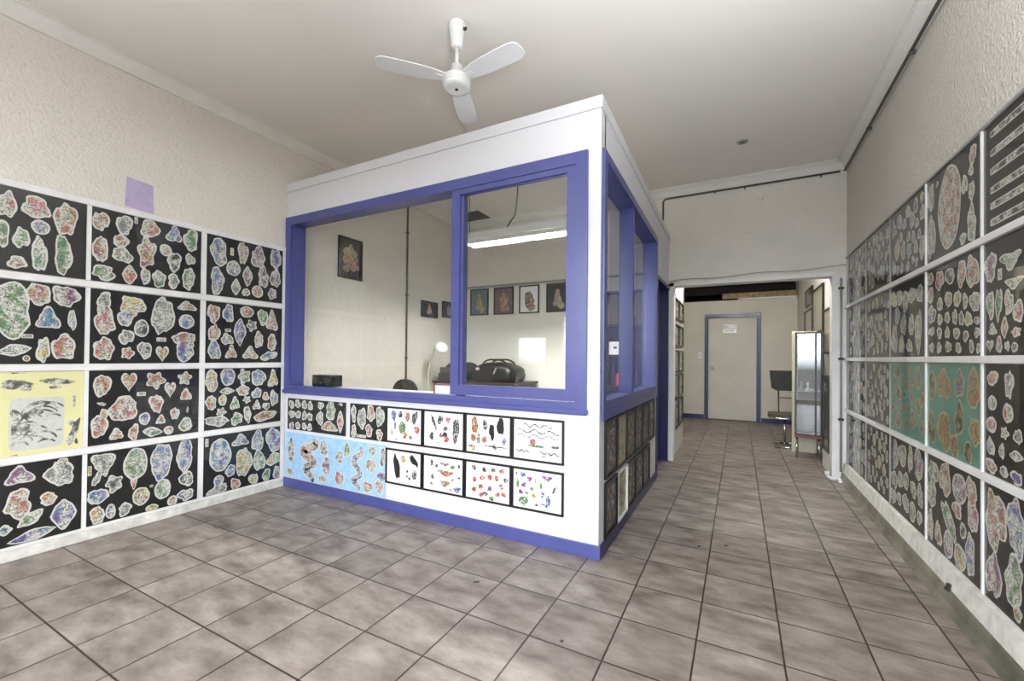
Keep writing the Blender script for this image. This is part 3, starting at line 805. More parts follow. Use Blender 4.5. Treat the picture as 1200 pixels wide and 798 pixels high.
 'U1': [(-3.654,0.343,0.054,0.119,'k','o',0),(-3.398,0.349,0.139,0.122,'r','z',0),(-3.394,0.196,0.093,0.107,'k','z',0),(-3.206,0.408,0.056,0.074,'k','o',0),(-3.17,0.255,0.062,0.082,'p','o',0),(-3.657,0.142,0.061,0.04,'w','o',0),(-3.218,0.137,0.056,0.037,'o','o',0)],
 'U2': [(-3.01,0.349,0.052,0.058,'p','o',0),(-2.918,0.425,0.041,0.069,'g','o',0),(-2.791,0.339,0.075,0.134,'b','z',0),(-2.802,0.182,0.064,0.078,'b','z',0),(-3.007,0.174,0.059,0.073,'r','o',0),(-2.638,0.33,0.061,0.062,'o','o',0),(-2.621,0.45,0.048,0.048,'w','o',0),(-2.508,0.408,0.037,0.081,'k','o',0),(-2.524,0.256,0.052,0.055,'b','o',0),(-2.673,0.152,0.067,0.049,'o','o',0),(-2.541,0.171,0.052,0.062,'r','o',0)],
 'W1': [(-2.395,0.755,0.024,0.041,'b','o',0),(-2.379,0.675,0.011,0.035,'b','o',0),(-2.325,0.765,0.021,0.026,'k','o',0),(-2.253,0.755,0.026,0.038,'r','o',0),(-2.306,0.666,0.036,0.049,'g','o',-20),(-2.279,0.609,0.02,0.028,'o','o',0),(-2.183,0.75,0.028,0.049,'k','o',-20),(-2.16,0.659,0.028,0.028,'r','o',0),(-2.222,0.597,0.019,0.02,'k','s',0),(-2.412,0.622,0.011,0.025,'y','o',0),(-2.361,0.571,0.019,0.005,'g','o',0)],
 'W2': [(-1.998,0.731,0.014,0.062,'k','o',25),(-1.939,0.755,0.028,0.032,'k','o',0),(-1.869,0.755,0.025,0.026,'r','h',0),(-1.891,0.693,0.021,0.016,'k','o',0),(-1.931,0.642,0.016,0.019,'r','o',0),(-1.882,0.616,0.023,0.025,'r','o',0),(-2.017,0.629,0.022,0.029,'k','o',0),(-1.8,0.687,0.029,0.097,'k','o',0),(-1.896,0.65,0.023,0.019,'k','o',0),(-1.96,0.582,0.018,0.005,'y','o',0)],
 'V1': [(-2.358,0.356,0.034,0.09,'K','o',15),(-2.293,0.424,0.026,0.028,'y','o',0),(-2.187,0.422,0.026,0.054,'K','o',40),(-2.18,0.315,0.025,0.037,'k','o',0),(-2.25,0.335,0.01,0.012,'k','o',0),(-2.226,0.284,0.012,0.017,'k','o',0),(-2.252,0.295,0.009,0.01,'k','o',0)],
 'V2': [(-1.896,0.434,0.052,0.015,'p','v',0),(-1.887,0.37,0.079,0.026,'o','v',0),(-1.892,0.294,0.051,0.028,'o','v',0),(-1.824,0.42,0.02,0.016,'g','o',0),(-2.014,0.433,0.014,0.023,'k','o',0),(-1.97,0.415,0.014,0.014,'k','o',0),(-2.004,0.33,0.015,0.019,'k','o',0),(-2.015,0.276,0.012,0.013,'k','o',0),(-1.823,0.327,0.013,0.013,'g','o',0),(-1.783,0.264,0.031,0.022,'b','o',0),(-1.768,0.432,0.011,0.013,'k','o',0),(-1.767,0.349,0.011,0.008,'k','o',0),(-1.839,0.255,0.009,0.009,'k','o',0)],
 'W3': [(-1.638,0.742,0.03,0.058,'o','o',0),(-1.649,0.653,0.021,0.028,'o','o',0),(-1.608,0.652,0.014,0.043,'k','o',0),(-1.552,0.749,0.02,0.037,'k','o',0),(-1.498,0.705,0.022,0.057,'K','o',0),(-1.43,0.749,0.033,0.055,'K','o',0),(-1.557,0.647,0.02,0.027,'o','o',0),(-1.472,0.605,0.094,0.006,'k','o',0),(-1.475,0.603,0.019,0.021,'k','o',0),(-1.66,0.593,0.041,0.008,'o','o',0),(-1.402,0.648,0.017,0.025,'b','o',0),(-1.648,0.579,0.014,0.019,'y','o',0)],
 'W4': [(-1.155,0.774,0.104,0.011,'k','w',0),(-1.149,0.737,0.159,0.013,'k','w',0),(-1.149,0.705,0.149,0.011,'w','w',0),(-1.189,0.668,0.025,0.022,'r','e',0),(-1.163,0.643,0.06,0.009,'g','o',0),(-1.032,0.648,0.033,0.009,'k','o',0),(-1.259,0.603,0.051,0.007,'k','w',0),(-1.07,0.602,0.068,0.009,'k','w',0),(-1.109,0.581,0.019,0.005,'o','o',0)],
 'V3': [(-1.64,0.443,0.019,0.019,'k','o',0),(-1.554,0.44,0.02,0.018,'k','o',0),(-1.482,0.445,0.018,0.018,'k','o',0),(-1.416,0.444,0.018,0.018,'r','o',0),(-1.634,0.361,0.019,0.018,'r','o',0),(-1.571,0.38,0.02,0.018,'r','o',0),(-1.511,0.393,0.019,0.018,'r','o',0),(-1.457,0.391,0.019,0.018,'r','o',0),(-1.385,0.387,0.018,0.018,'k','o',0),(-1.639,0.292,0.019,0.018,'r','o',0),(-1.584,0.318,0.019,0.019,'r','o',0),(-1.511,0.312,0.019,0.018,'p','o',0),(-1.42,0.34,0.019,0.018,'r','o',0),(-1.583,0.262,0.019,0.019,'r','o',0),(-1.547,0.273,0.019,0.018,'k','o',0),(-1.449,0.283,0.019,0.017,'r','o',0),(-1.401,0.291,0.018,0.018,'r','o',0),(-1.496,0.247,0.019,0.018,'g','o',0)],
 'V4': [(-1.258,0.447,0.02,0.017,'b','o',0),(-1.208,0.422,0.019,0.02,'p','h',0),(-1.293,0.387,0.011,0.032,'g','o',0),(-1.247,0.38,0.02,0.017,'p','o',0),(-1.272,0.332,0.017,0.015,'p','o',0),(-1.231,0.335,0.014,0.015,'p','o',0),(-1.251,0.278,0.035,0.031,'g','o',0),(-1.177,0.319,0.016,0.017,'y','e',0),(-1.083,0.444,0.039,0.021,'p','v',0),(-1.126,0.389,0.009,0.021,'g','o',0),(-1.191,0.363,0.013,0.012,'k','o',0),(-1.111,0.344,0.011,0.012,'k','o',0),(-1.075,0.298,0.016,0.043,'b','o',0),(-1.096,0.268,0.027,0.008,'b','o',-20),(-1.034,0.376,0.008,0.028,'k','o',-20),(-1.155,0.263,0.014,0.007,'k','o',0),(-1.166,0.419,0.007,0.012,'k','o',0),(-1.304,0.45,0.008,0.008,'k','o',0),(-1.116,0.323,0.009,0.007,'b','o',0)],
}

# ================================================================== FLASH SHEETS
INKS = {'w': rgb(150, 152, 146), 'r': rgb(196, 62, 48), 'o': rgb(186, 112, 52), 'y': rgb(212, 186, 66), 'g': rgb(92, 150, 78),
        'b': rgb(72, 104, 176), 'p': rgb(140, 72, 136), 'k': rgb(58, 56, 60), 'K': rgb(14, 13, 14), 'P': rgb(186, 186, 180)}


def outline(kind, rnd, n=26):
    """Closed unit outline of a drawing."""
    pts = []
    ph = [rnd.uniform(0, 2 * PI) for _ in range(5)]
    am = [rnd.uniform(0.03, 0.10), rnd.uniform(0.03, 0.10), rnd.uniform(0.02, 0.08), rnd.uniform(0.01, 0.05), rnd.uniform(0.01, 0.04)]
    for k in range(n):
        t = 2 * PI * k / n
        c, s = math.cos(t), math.sin(t)
        if kind == 'r':
            e = 0.22
            pts.append((math.copysign(abs(c) ** e, c), math.copysign(abs(s) ** e, s)))
            continue
        if kind == 'h':
            x = 16 * s ** 3 / 17
            y = (13 * c - 5 * math.cos(2 * t) - 2 * math.cos(3 * t) - math.cos(4 * t)) / 15 + 0.1
            pts.append((x, y))
            continue
        if kind == 'd':
            r = 1 / (abs(c) ** 1.25 + abs(s) ** 1.25) ** (1 / 1.25)
        elif kind in 'tv':
            q = PI / 2 if kind == 't' else -PI / 2
            r = 0.80 + 0.20 * math.cos(3 * (t - q)) + 0.05 * math.cos(6 * (t - q))
        elif kind == 's':
            r = 0.82 + 0.16 * math.cos(5 * t + ph[0])
        else:
            r = 0.96
        f = {'e': 0.35, 'd': 0.4, 't': 0.6, 'v': 0.5, 's': 0.7}.get(kind, 1.25)
        for j, m in enumerate((2, 3, 5, 7, 9)):
            r += f * am[j] * math.cos(m * t + ph[j])
        pts.append((r * c, r * s))
    return pts


def packed(u0, u1, v0, v1, rnd, n, cols, rmin, rmax):
    out = []
    for _ in range(n * 60):
        if len(out) >= n:
            break
        ru = rnd.uniform(rmin, rmax)
        rv = ru * rnd.uniform(0.9, 1.7)
        u, v = rnd.uniform(u0 + ru + 0.01, u1 - ru - 0.01), rnd.uniform(v0 + rv + 0.01, v1 - rv - 0.01)
        if all(((u - a[0]) / (ru + a[2])) ** 2 + ((v - a[1]) / (rv + a[3])) ** 2 > 1.05 for a in out):
            out.append((u, v, ru, rv, rnd.choice(cols), rnd.choice('oooeestd'), rnd.randint(-20, 20)))
    return out


def sheet_map(wall):
    if wall == 'left':
        return lambda u, v, n: (XL + n, u, v)
    if wall == 'right':
        return lambda u, v, n: (XR - n, -u, v)
    if wall == 'booth_side':
        return lambda u, v, n: (XB + n, u, v)
    if wall == 'passage':
        return lambda u, v, n: (-0.715 + n, u, v)
    if wall == 'back':
        return lambda u, v, n: (u, YO - n, v)
    return lambda u, v, n: (u, YF - n, v)


def designs_mesh(bm, P, designs, rnd, n0, halo, box, halo_mi=0, ink_mi=1, fit=True):
    lay = bm.loops.layers.float_color.new('ink_colour')
    u0, u1, v0, v1 = box

    def poly(pts, n, mi, col):
        if fit:
            pts = [(min(max(a, u0 + 0.003), u1 - 0.003), min(max(b, v0 + 0.003), v1 - 0.003)) for a, b in pts]
        vs_ = [bm.verts.new(P(a, b, n)) for a, b in pts]
        f = bm.faces.new(vs_)
        f.material_index = mi
        for l in f.loops:
            l[lay] = col

    def strip(fn, wid, n, mi, col, steps=22):
        L = [fn(k / steps) for k in range(steps + 1)]
        rows = []
        for k, p in enumerate(L):
            a, b = L[max(k - 1, 0)], L[min(k + 1, steps)]
            d = Vector((b[0] - a[0], b[1] - a[1])).normalized()
            w = wid * (0.45 + 0.55 * math.sin(PI * min(1, max(0, 0.1 + 0.8 * k / steps))))
            rows.append((bm.verts.new(P(p[0] - d.y * w, p[1] + d.x * w, n)), bm.verts.new(P(p[0] + d.y * w, p[1] - d.x * w, n))))
        for q, r_ in zip(rows, rows[1:]):
            f = bm.faces.new((q[0], q[1], r_[1], r_[0]))
            f.material_index = mi
            for l in f.loops:
                l[lay] = col
    for i, (u, v, ru, rv, c, kind, ang) in enumerate(designs):
        if u + ru < u0 or u - ru > u1:
            continue
        col = INKS[c]
        e = i * 0.00002
        if kind == 'z':
            fn = lambda t: (u + 0.72 * ru * math.sin(t * 2.6 * PI + 0.6) * (1 - 0.35 * t), v + rv * (0.92 - 1.84 * t))
            if halo:
                strip(fn, min(ru, rv) * 0.36 + 0.010, n0 + e, halo_mi, col)
            strip(fn, min(ru, rv) * 0.34, n0 + 0.0008 + e, ink_mi, col)
            continue
        if kind == 'a':
            ca, sa = math.cos(R(ang)), math.sin(R(ang))
            def fn(t):
                th = R(165 - 150 * t)
                a_, b_ = ru * math.cos(th), rv * (2 * math.sin(th) - 1)
                return (u + ca * a_ - sa * b_, v + sa * a_ + ca * b_)
            strip(fn, 0.006, n0 + 0.0008 + e, ink_mi, col)
            continue
        if kind == 'w':
            fn = lambda t: (u + ru * (2 * t - 1), v + 0.9 * rv * math.sin(t * 6 * PI))
            strip(fn, 0.0045, n0 + 0.0008 + e, ink_mi, col, 40)
            continue
        ca, sa = math.cos(R(ang)), math.sin(R(ang))
        pts = outline(kind, rnd)
        full = [(u + ca * a * ru - sa * b * rv, v + sa * a * ru + ca * b * rv) for a, b in pts]
        if c == 'P':
            poly(full, n0 + e, halo_mi, col)
            continue
        if halo:
            poly(full, n0 + e, halo_mi, col)
            g = min(0.010, 0.30 * min(ru, rv))
            fu, fv = 1 - g / ru, 1 - g / rv
            full = [(u + ca * a * ru * fu - sa * b * rv * fv, v + sa * a * ru * fu + ca * b * rv * fv) for a, b in pts]
        poly(full, n0 + 0.0008 + e, ink_mi, col)


def flash_sheet(wall, u0, u1, v0, v1, designs, label, group, base=None, halo=None, inkm=None, n0=0.002, seed=1, cat='flash sheet'):
    """An unframed card sheet carrying its printed designs."""
    P = sheet_map(wall)
    rnd = random.Random(seed)
    bm = B()
    a = [P(u0, v0, n0), P(u1, v0, n0), P(u1, v1, n0), P(u0, v1, n0)]
    prism(bm, a, Vector(P(0, 0, n0 + 0.003)) - Vector(P(0, 0, n0)))
    o_ = finish(bm, 'flash_sheet', base or M_SHEET, loc=P((u0 + u1) / 2, v0, n0))
    tag(o_, label, cat, group)
    bm = B()
    designs_mesh(bm, P, designs, rnd, n0 + 0.0038, halo is not False, (u0, u1, v0, v1))
    finish(bm, 'printed_designs', [halo or M_PAPER, inkm or M_INK], o_)
    return o_


def framed(name, wall, u0, u1, v0, v1, designs, label, cat, group, fw_=0.0135, paper=None, frame=None, dep=0.014, inkm=None, halo=False, seed=1, part_name='printed_designs'):
    """A framed print: Empty > frame, print_sheet (> printed designs), clear front is the print's own gloss."""
    P = sheet_map(wall)
    t = thing(name, label, cat, P((u0 + u1) / 2, v0, 0), group)
    bm = B()
    o4 = [(u0, v0), (u1, v0), (u1, v1), (u0, v1)]
    i4 = [(u0 + fw_, v0 + fw_), (u1 - fw_, v0 + fw_), (u1 - fw_, v1 - fw_), (u0 + fw_, v1 - fw_)]
    off = Vector(P(0, 0, dep)) - Vector(P(0, 0, 0.001))
    for k in range(4):
        m = (k + 1) % 4
        prism(bm, [P(*o4[k], 0.001), P(*o4[m], 0.001), P(*i4[m], 0.001), P(*i4[k], 0.001)], off)
    finish(bm, 'frame', frame or M_BLACK, t)
    bm = B()
    g = fw_ * 0.8
    prism(bm, [P(u0 + g, v0 + g, 0.002), P(u1 - g, v0 + g, 0.002), P(u1 - g, v1 - g, 0.002), P(u0 + g, v1 - g, 0.002)], Vector(P(0, 0, 0.007)) - Vector(P(0, 0, 0.002)))
    pr_ = finish(bm, 'print_sheet', paper or M_WPAPER, t)
    if designs:
        bm = B()
        designs_mesh(bm, P, designs, random.Random(seed), 0.0078, halo, (u0 + fw_, u1 - fw_, v0 + fw_, v1 - fw_))
        finish(bm, part_name, [M_PAPER, inkm or M_SOLID], pr_)
    return t


ROWN = ['top', 'second', 'third', 'bottom']
# ---- left wall
LOOK = {'L11': 'black flash sheet with two tall green designs', 'L12': 'black flash sheet crowded with about eighteen small brownish designs',
        'L13': 'black flash sheet of blue and purple designs', 'L21': 'black flash sheet with one large rounded pale green design',
        'L22': 'black flash sheet with one tall whitish oval design', 'L23': 'black flash sheet with blue lozenge design in the middle',
        'L31': 'pale yellow sheet with grey wave and tiger brush drawings', 'L32': 'black flash sheet with big round red and white design',
        'L33': 'dark flash sheet with one long orange creature design', 'L41': 'black flash sheet with spiky pointed ovals and brown sunburst face',
        'L42': 'black flash sheet with large green and blue ovals', 'L43': 'black flash sheet of mostly blue designs'}
for r_ in range(4):
    for c_ in range(3):
        k = f'L{r_ + 1}{c_ + 1}'
        ds = list(DESIGNS[k])
        u0, u1 = LCOL[c_]
        v0, v1 = LROW[r_]
        if c_ == 0:      # the end of the sheet nearest the shop front
            ds += packed(u0, 0.74, v0, v1, random.Random(k), 6, 'rgbow', 0.035, 0.06) if r_ != 2 else []
        side = ('left', 'middle', 'right')[c_]
        if r_ == 2 and c_ == 0:
            flash_sheet('left', u0, u1, v0, v1, ds, LOOK[k] + ', left wall', 'flash sheets on the left wall', M_YELLOW, False, M_INKY if 'M_INKY' in globals() else None, seed=k)
        else:
            flash_sheet('left', u0, u1, v0, v1, ds, f'{LOOK[k]}, {ROWN[r_]} row of left wall', 'flash sheets on the left wall', seed=k)

# ---- right wall
RLOOK = {('A', 0): 'black sheet of white armband strips, top row, nearest on right wall', ('A', 1): 'black sheet with winged green design, second row, nearest on right wall',
         ('A', 2): 'black sheet of small round designs, third row, nearest on right wall', ('A', 3): 'black sheet of large colourful creatures, bottom row, nearest on right wall',
         ('B', 0): 'black sheet with one huge tall oval design, top row of right wall', ('B', 1): 'black sheet of about thirty small designs in rows, second row of right wall',
         ('B', 2): 'green sheet of standing figures with tan outlines, second column of right wall', ('B', 3): 'black sheet of green, red and blue figures, bottom row, second column of right wall',
         ('C', 0): 'sheet crowded with pale designs, top row, third column of right wall', ('C', 1): 'sheet of tall narrow white ovals, second row, third column of right wall',
         ('C', 2): 'green sheet crowded with dark figures, third column of right wall', ('C', 3): 'black sheet of pale rounded ovals, bottom row, third column of right wall'}
FAR = {'D': 'fourth', 'E': 'last'}
for c_, cn in enumerate('ABCDE'):
    y0, y1 = RCOL[c_]
    for r_ in range(4):
        v0, v1 = RROW[r_]
        k = f'R{cn}{r_ + 1}'
        rnd = random.Random(k)
        green = r_ == 2 and cn in 'BC'
        if k in DESIGNS:
            ds = list(DESIGNS[k])
            if cn == 'A' and r_ > 0:
                ds += [d for d in packed(-2.36, -y0, v0, v1, rnd, 9, 'rgboyp', 0.035, 0.06)]
            if cn == 'C':
                ds += packed(-3.90 if r_ == 1 else -3.96, -3.82, v0, v1, rnd, 5, 'wyw', 0.02, 0.03)
        elif green:
            ds = packed(-y1, -y0, v0, v1, rnd, 26, 'kobk', 0.03, 0.055)
        elif r_ == 0:
            ds = packed(-y1, -y0, v0, v1, rnd, 30, 'wowpyb', 0.028, 0.06)
        else:
            ds = packed(-y1, -y0, v0, v1, rnd, 26, 'wwyogr', 0.028, 0.055)
        lab = RLOOK.get((cn, r_)) or f'black flash sheet in {ROWN[r_]} row, {FAR[cn]} column of right wall towards the opening'
        if green:
            flash_sheet('right', -y1, -y0, v0, v1, ds, lab, 'flash sheets on the right wall', M_GREEN, M_TAN, M_INKT, seed=k)
        else:
            flash_sheet('right', -y1, -y0, v0, v1, ds, lab, 'flash sheets on the right wall', seed=k)

# ---- under the booth's front window
for k, (a, b), lab in (('B1', (-3.711, -3.327), 'small black sheet of twelve white designs in a grid under booth window'),
                       ('B2', (-3.325, -2.937), 'small black sheet of greenish pointed designs under booth window, second from left'),
                       ('B3', (-2.886, -2.482), 'small black sheet with orange design, beside the white framed prints')):
    flash_sheet('front', a, b, 0.536, 0.822, DESIGNS[k], lab, 'small black sheets under the booth window', seed=k)
flash_sheet('front', -3.741, -3.087, 0.092, 0.508, DESIGNS['U1'], 'light blue sheet with reddish dragon, in the corner by the left wall', 'light blue dragon sheets', M_SKYB, seed='U1')
flash_sheet('front', -3.086, -2.478, 0.092, 0.508, DESIGNS['U2'], 'light blue sheet with blue dragon, beside the white framed prints', 'light blue dragon sheets', M_SKYB, seed='U2')
WX = [(-2.473, -2.104), (-2.101, -1.722), (-1.719, -1.342), (-1.339, -0.970)]
WL = {'W1': 'black framed white print with green and orange parrot, upper row under booth window', 'W2': 'black framed white print with red hearts, upper row under booth window',
      'W3': 'black framed white print with long-haired figures, upper row under booth window', 'W4': 'black framed white print of wavy bands with red rose, under booth window',
      'V1': 'black framed white print with black panther and swallow, lower row', 'V2': 'black framed white print with spread-winged eagles, lower row',
      'V3': 'black framed white print of scattered small red roses, lower row', 'V4': 'black framed white print with purple orchids and green leaf, lower row'}
for j in range(4):
    a, b = WX[j]
    for nm, (z0, z1) in (('W', (0.540, 0.823)), ('V', (0.218, 0.494))):
        k = f'{nm}{j + 1}'
        framed('framed_flash_print', 'front', a, b, z0, z1, DESIGNS[k], WL[k], 'framed print', 'framed white prints under the booth window', seed=k)

# ---- on the booth's right face, seen edge on
ORD = ['first', 'second', 'third', 'fourth', 'fifth', 'sixth']
for j in range(6):
    a = 2.645 + j * 0.290
    rnd = random.Random(j)
    ds = packed(a + 0.015, a + 0.27, 0.47, 0.82, rnd, 16, 'kkwkwo', 0.014, 0.028)
    framed('framed_flash_print', 'booth_side', a, a + 0.284, 0.455, 0.828, ds, f'black framed dark print, {ORD[j]} from booth corner in upper row of booth side', 'framed print', 'framed prints on the booth side', 0.016, M_TAN if j in (1,) else M_OLIVE, inkm=M_SOLID, seed=j, dep=0.018)
for j in range(5):
    a = 2.650 + j * 0.300
    rnd = random.Random(20 + j)
    ds = packed(a + 0.015, a + 0.28, 0.10, 0.42, rnd, 16, 'kkwkwo', 0.014, 0.028)
    lab = 'white framed print, only white frame in lower row of booth side' if j == 1 else f'black framed dark print, {ORD[j]} from booth corner in lower row of booth side'
    framed('framed_flash_print', 'booth_side', a, a + 0.294, 0.082, 0.432, ds, lab, 'framed print', 'framed prints on the booth side', 0.016, M_TAN if j == 1 else M_OLIVE, M_TRIM if j == 1 else M_BLACK, inkm=M_SOLID, seed=20 + j, dep=0.018)

# ---- down the left side of the passage
PR = [(1.724, 1.984), (1.381, 1.662), (1.047, 1.329), (0.722, 1.016), (0.333, 0.701)]
PN = ['top', 'second', 'middle', 'fourth', 'bottom']
for j, (z0, z1) in enumerate(PR):
    for q, (a, b) in enumerate(((5.58, 6.02), (6.05, 6.49))):
        rnd = random.Random(50 + j * 2 + q)
        ds = packed(a + 0.02, b - 0.02, z0 + 0.02, z1 - 0.02, rnd, 9, 'kwoy', 0.025, 0.045)
        framed('framed_flash_print', 'passage', a, b, z0, z1, ds, f'black framed pale print, {PN[j]} of the {("near", "far")[q]} column on passage left wall', 'framed print', 'framed prints on the passage wall', 0.022, M_PALE, inkm=M_INKT, seed=j, dep=0.022)

# ---- pictures inside the booth
def picture(wall, u0, u1, v0, v1, label, base, figs, fw_=0.022, group='small framed pictures inside the booth'):
    framed('framed_picture', wall, u0, u1, v0, v1, figs, label, 'picture', group, fw_, base, inkm=M_INKP, seed=label, dep=0.02, part_name='painted_figure')
picture('left', 3.112, 3.437, 2.058, 2.503, 'dark framed painting of a fan-shaped bouquet high on booth left wall', M_DARKP,
        [(3.275, 2.31, 0.115, 0.125, 'o', 't', 0), (3.23, 2.35, 0.05, 0.05, 'y', 'o', 0), (3.32, 2.33, 0.05, 0.06, 'g', 'o', 0), (3.24, 2.24, 0.055, 0.05, 'o', 'o', 0), (3.33, 2.19, 0.06, 0.045, 'r', 'o', 0), (3.22, 2.16, 0.05, 0.04, 'p', 'o', 0)], 0.03, None)
picture('left', 4.456, 4.805, 1.755, 1.975, 'black framed picture of a pale figure on booth left wall', M_DARKP, [(4.63, 1.86, 0.055, 0.085, 'o', 't', 0)], 0.03)
picture('left', 4.915, 5.25, 1.785, 2.020, 'framed bluish picture on booth left wall beside the window mullion', M_DARKP, [(5.08, 1.89, 0.06, 0.08, 'b', 'o', 0)], 0.02)
for (a, b), lab, base, c, knd in (((-3.607, -3.290), 'framed picture of a figure on pale blue ground, left of four on booth back wall', M_BLUEP, 'w', 't'),
                                  ((-3.193, -2.868), 'framed picture of a figure on mauve ground, second of four on booth back wall', M_MAUVEP, 'o', 'o'),
                                  ((-2.775, -2.464), 'framed picture of a dark figure on white ground, third on booth back wall', M_WPAPER, 'k', 'o'),
                                  ((-2.351, -2.025), 'framed picture of a pale robed figure on dark ground, right on booth back wall', M_DARKP, 'w', 't')):
    m = (a + b) / 2
    picture('back', a, b, 1.845, 2.240, lab, base, [(m, 2.02, 0.075, 0.13, c, knd, 0), (m, 2.12, 0.035, 0.04, 'o' if c != 'k' else 'k', 'e', 0), (m + 0.05, 1.93, 0.05, 0.05, 'y' if c == 'w' else 'r', 'o', 0)], 0.016)

# ================================================================== OBJECTS
# ---- ceiling fan
FX, FY = -1.527, 2.118
t = thing('ceiling_fan', 'white three-bladed ceiling fan hanging from the ceiling in front of the booth', 'ceiling fan', (FX, FY, 2.85))
bm = B()
lathe(bm, [(0.046, 0.158), (0.054, 0.152), (0.055, 0.140), (0.034, 0.012), (0.030, 0.004), (0.022, 0.0)], (FX, FY, 3.101), 32)
lathe(bm, [(0.008, -0.012), (0.010, 0.0), (0.006, 0.012)], (FX + 0.056, FY, 3.205), 10, 1, 'x')
finish(bm, 'canopy', [M_FAN, M_DARK], t)
bm = B()
lathe(bm, [(0.011, 0), (0.011, 0.135)], (FX, FY, 2.985), 16)
finish(bm, 'down_rod', M_FAN, t)
bm = B()
lathe(bm, [(0.022, 0.150), (0.036, 0.140), (0.040, 0.085), (0.052, 0.080), (0.078, 0.072), (0.083, 0.060), (0.083, 0.046), (0.080, 0.043), (0.086, 0.040), (0.086, 0.026), (0.080, 0.023), (0.080, 0.019), (0.084, 0.016), (0.078, 0.004), (0.060, 0.0)], (FX, FY, 2.852), 40)
mh = finish(bm, 'motor_housing', M_FAN, t)
bm = B()
lathe(bm, [(0.009, 0), (0.010, -0.004), (0.006, -0.006)], (FX, FY, 2.852), 12)
finish(bm, 'pull_switch', M_DARK, mh)
for a0 in (352.8, 114.5, 227.0):
    bm = B()
    prof = [(0.06, 0.034), (0.10, 0.042), (0.16, 0.056), (0.24, 0.063), (0.34, 0.066), (0.42, 0.066), (0.455, 0.058), (0.472, 0.040), (0.478, 0.0)]
    edge = [(r_, w) for r_, w in prof] + [(r_, -w) for r_, w in reversed(prof[:-1])]
    tilt = -math.tan(R(3))
    ca, sa = math.cos(R(a0)), math.sin(R(a0))
    pts = [(FX + ca * x - sa * y, FY + sa * x + ca * y, 2.912 + y * tilt - 0.008 * x) for x, y in edge]
    prism(bm, pts, (0, 0, 0.007))
    bx_pts = [(0.05, 0.022), (0.13, 0.018), (0.13, -0.018), (0.05, -0.022)]
    prism(bm, [(FX + ca * x - sa * y, FY + sa * x + ca * y, 2.904 + y * tilt) for x, y in bx_pts], (0, 0, 0.006))
    finish(bm, 'blade', M_FAN, t)

# ---- downlight
DX, DY = 0.021, 4.515
t = thing('downlight', 'small round recessed downlight in the ceiling before the opening', 'downlight', (DX, DY, ZC - 0.012))
bm = B()
lathe(bm, [(0.026, 0.011), (0.028, 0.0), (0.044, 0.003), (0.048, 0.0115)], (DX, DY, ZC - 0.012), 28)
finish(bm, 'trim_ring', M_GREY, t)
bm = B()
lathe(bm, [(0.025, 0.0115), (0.022, 0.006), (0.010, 0.004)], (DX, DY, ZC - 0.012), 20)
finish(bm, 'lamp_face', M_DARK, t)

# ---- cables and conduits
bm = B()
tube(bm, [(XR - 0.022, YS, 3.158), (XR - 0.022, YO - 0.03, 3.158)], 0.011, 8)
for y in (0.6, 1.6, 2.55, 3.5, 4.5):
    bx(bm, XR - 0.036, XR, y - 0.008, y + 0.008, 3.138, 3.160, 0)
tag(finish(bm, 'cable', M_CONDUIT, loc=(XR - 0.022, YO, 3.158)), 'dark cable clipped along right wall just below the cornice', 'cable')
bm = B()
p0 = (-0.820, YO - 0.012, 2.90)
tube(bm, [p0, (-0.820, YO - 0.012, 3.11)] + arc((-0.820, YO - 0.012, 3.11), (-0.820, YO - 0.012, 3.152), (-0.775, YO - 0.012, 3.153), 6)[1:] + [(0.91, YO - 0.012, 3.158)], 0.010, 8)
for x in (-0.82, -0.25, 0.05, 0.75):
    bx(bm, x - 0.006, x + 0.006, YO - 0.024, YO, 3.128 if x > -0.8 else 2.90, 3.148 if x > -0.8 else 2.93)
tag(finish(bm, 'cable', M_CONDUIT, loc=(-0.82, YO, 2.9)), 'dark cable with a drop end on wall above the opening', 'cable')
bm = B()
tube(bm, [(-0.74 + 1.70 * k / 16, YO - 0.030, 2.150 + 0.010 * math.sin(k * 0.9) + 0.002 * k) for k in range(17)], 0.004, 6)
tag(finish(bm, 'wire', M_GREY, loc=(-0.74, YO - 0.03, 2.15)), 'thin loose grey wire running along the top of the opening', 'wire')
t = thing('conduit_pipe', 'grey vertical pipe with black clips on the white pier right of the opening', 'pipe', (0.916, YO - 0.03, 0.0))
bm = B()
tube(bm, [(0.916, YO - 0.034, 0.09), (0.916, YO - 0.034, 2.06)], 0.0105, 12)
finish(bm, 'pipe', M_GREY, t)
for z in (1.955, 1.235, 0.62):
    bm = B()
    bx(bm, 0.893, 0.939, YO - 0.048, YO - 0.016, z - 0.011, z + 0.011, bev=0.003)
    finish(bm, 'clip', M_BLACK, t)
bm = B()
tube(bm, arc((0.80, YO - 0.055, 0.07), (0.80, YO - 0.055, 0.022), (0.85, YO - 0.06, 0.022), 8) + [(0.90, YO - 0.07, 0.022), (XR - 0.075, YO - 0.16, 0.022)], 0.017, 14)
lathe(bm, [(0.022, 0), (0.022, 0.03)], (0.80, YO - 0.055, 0.055), 16)
lathe(bm, [(0.024, -0.02), (0.024, 0.02)], (0.855, YO - 0.06, 0.022), 16, axis='x')
tag(finish(bm, 'waste_pipe', M_TRIM, loc=(0.86, YO - 0.07, 0)), 'white plastic elbow pipe on the floor at foot of the right pier', 'pipe')
bm = B()
tube(bm, [(XL + 0.016, 4.17, 0.86), (XL + 0.016, 4.17, ZC - 0.095)], 0.012, 10)
for z in (1.2, 2.0, 2.8):
    bx(bm, XL, XL + 0.03, 4.150, 4.190, z - 0.008, z + 0.008)
tag(finish(bm, 'conduit_pipe', M_CONDUIT, loc=(XL + 0.016, 4.17, 0.86)), 'thin dark vertical conduit on the left wall inside the booth', 'pipe')
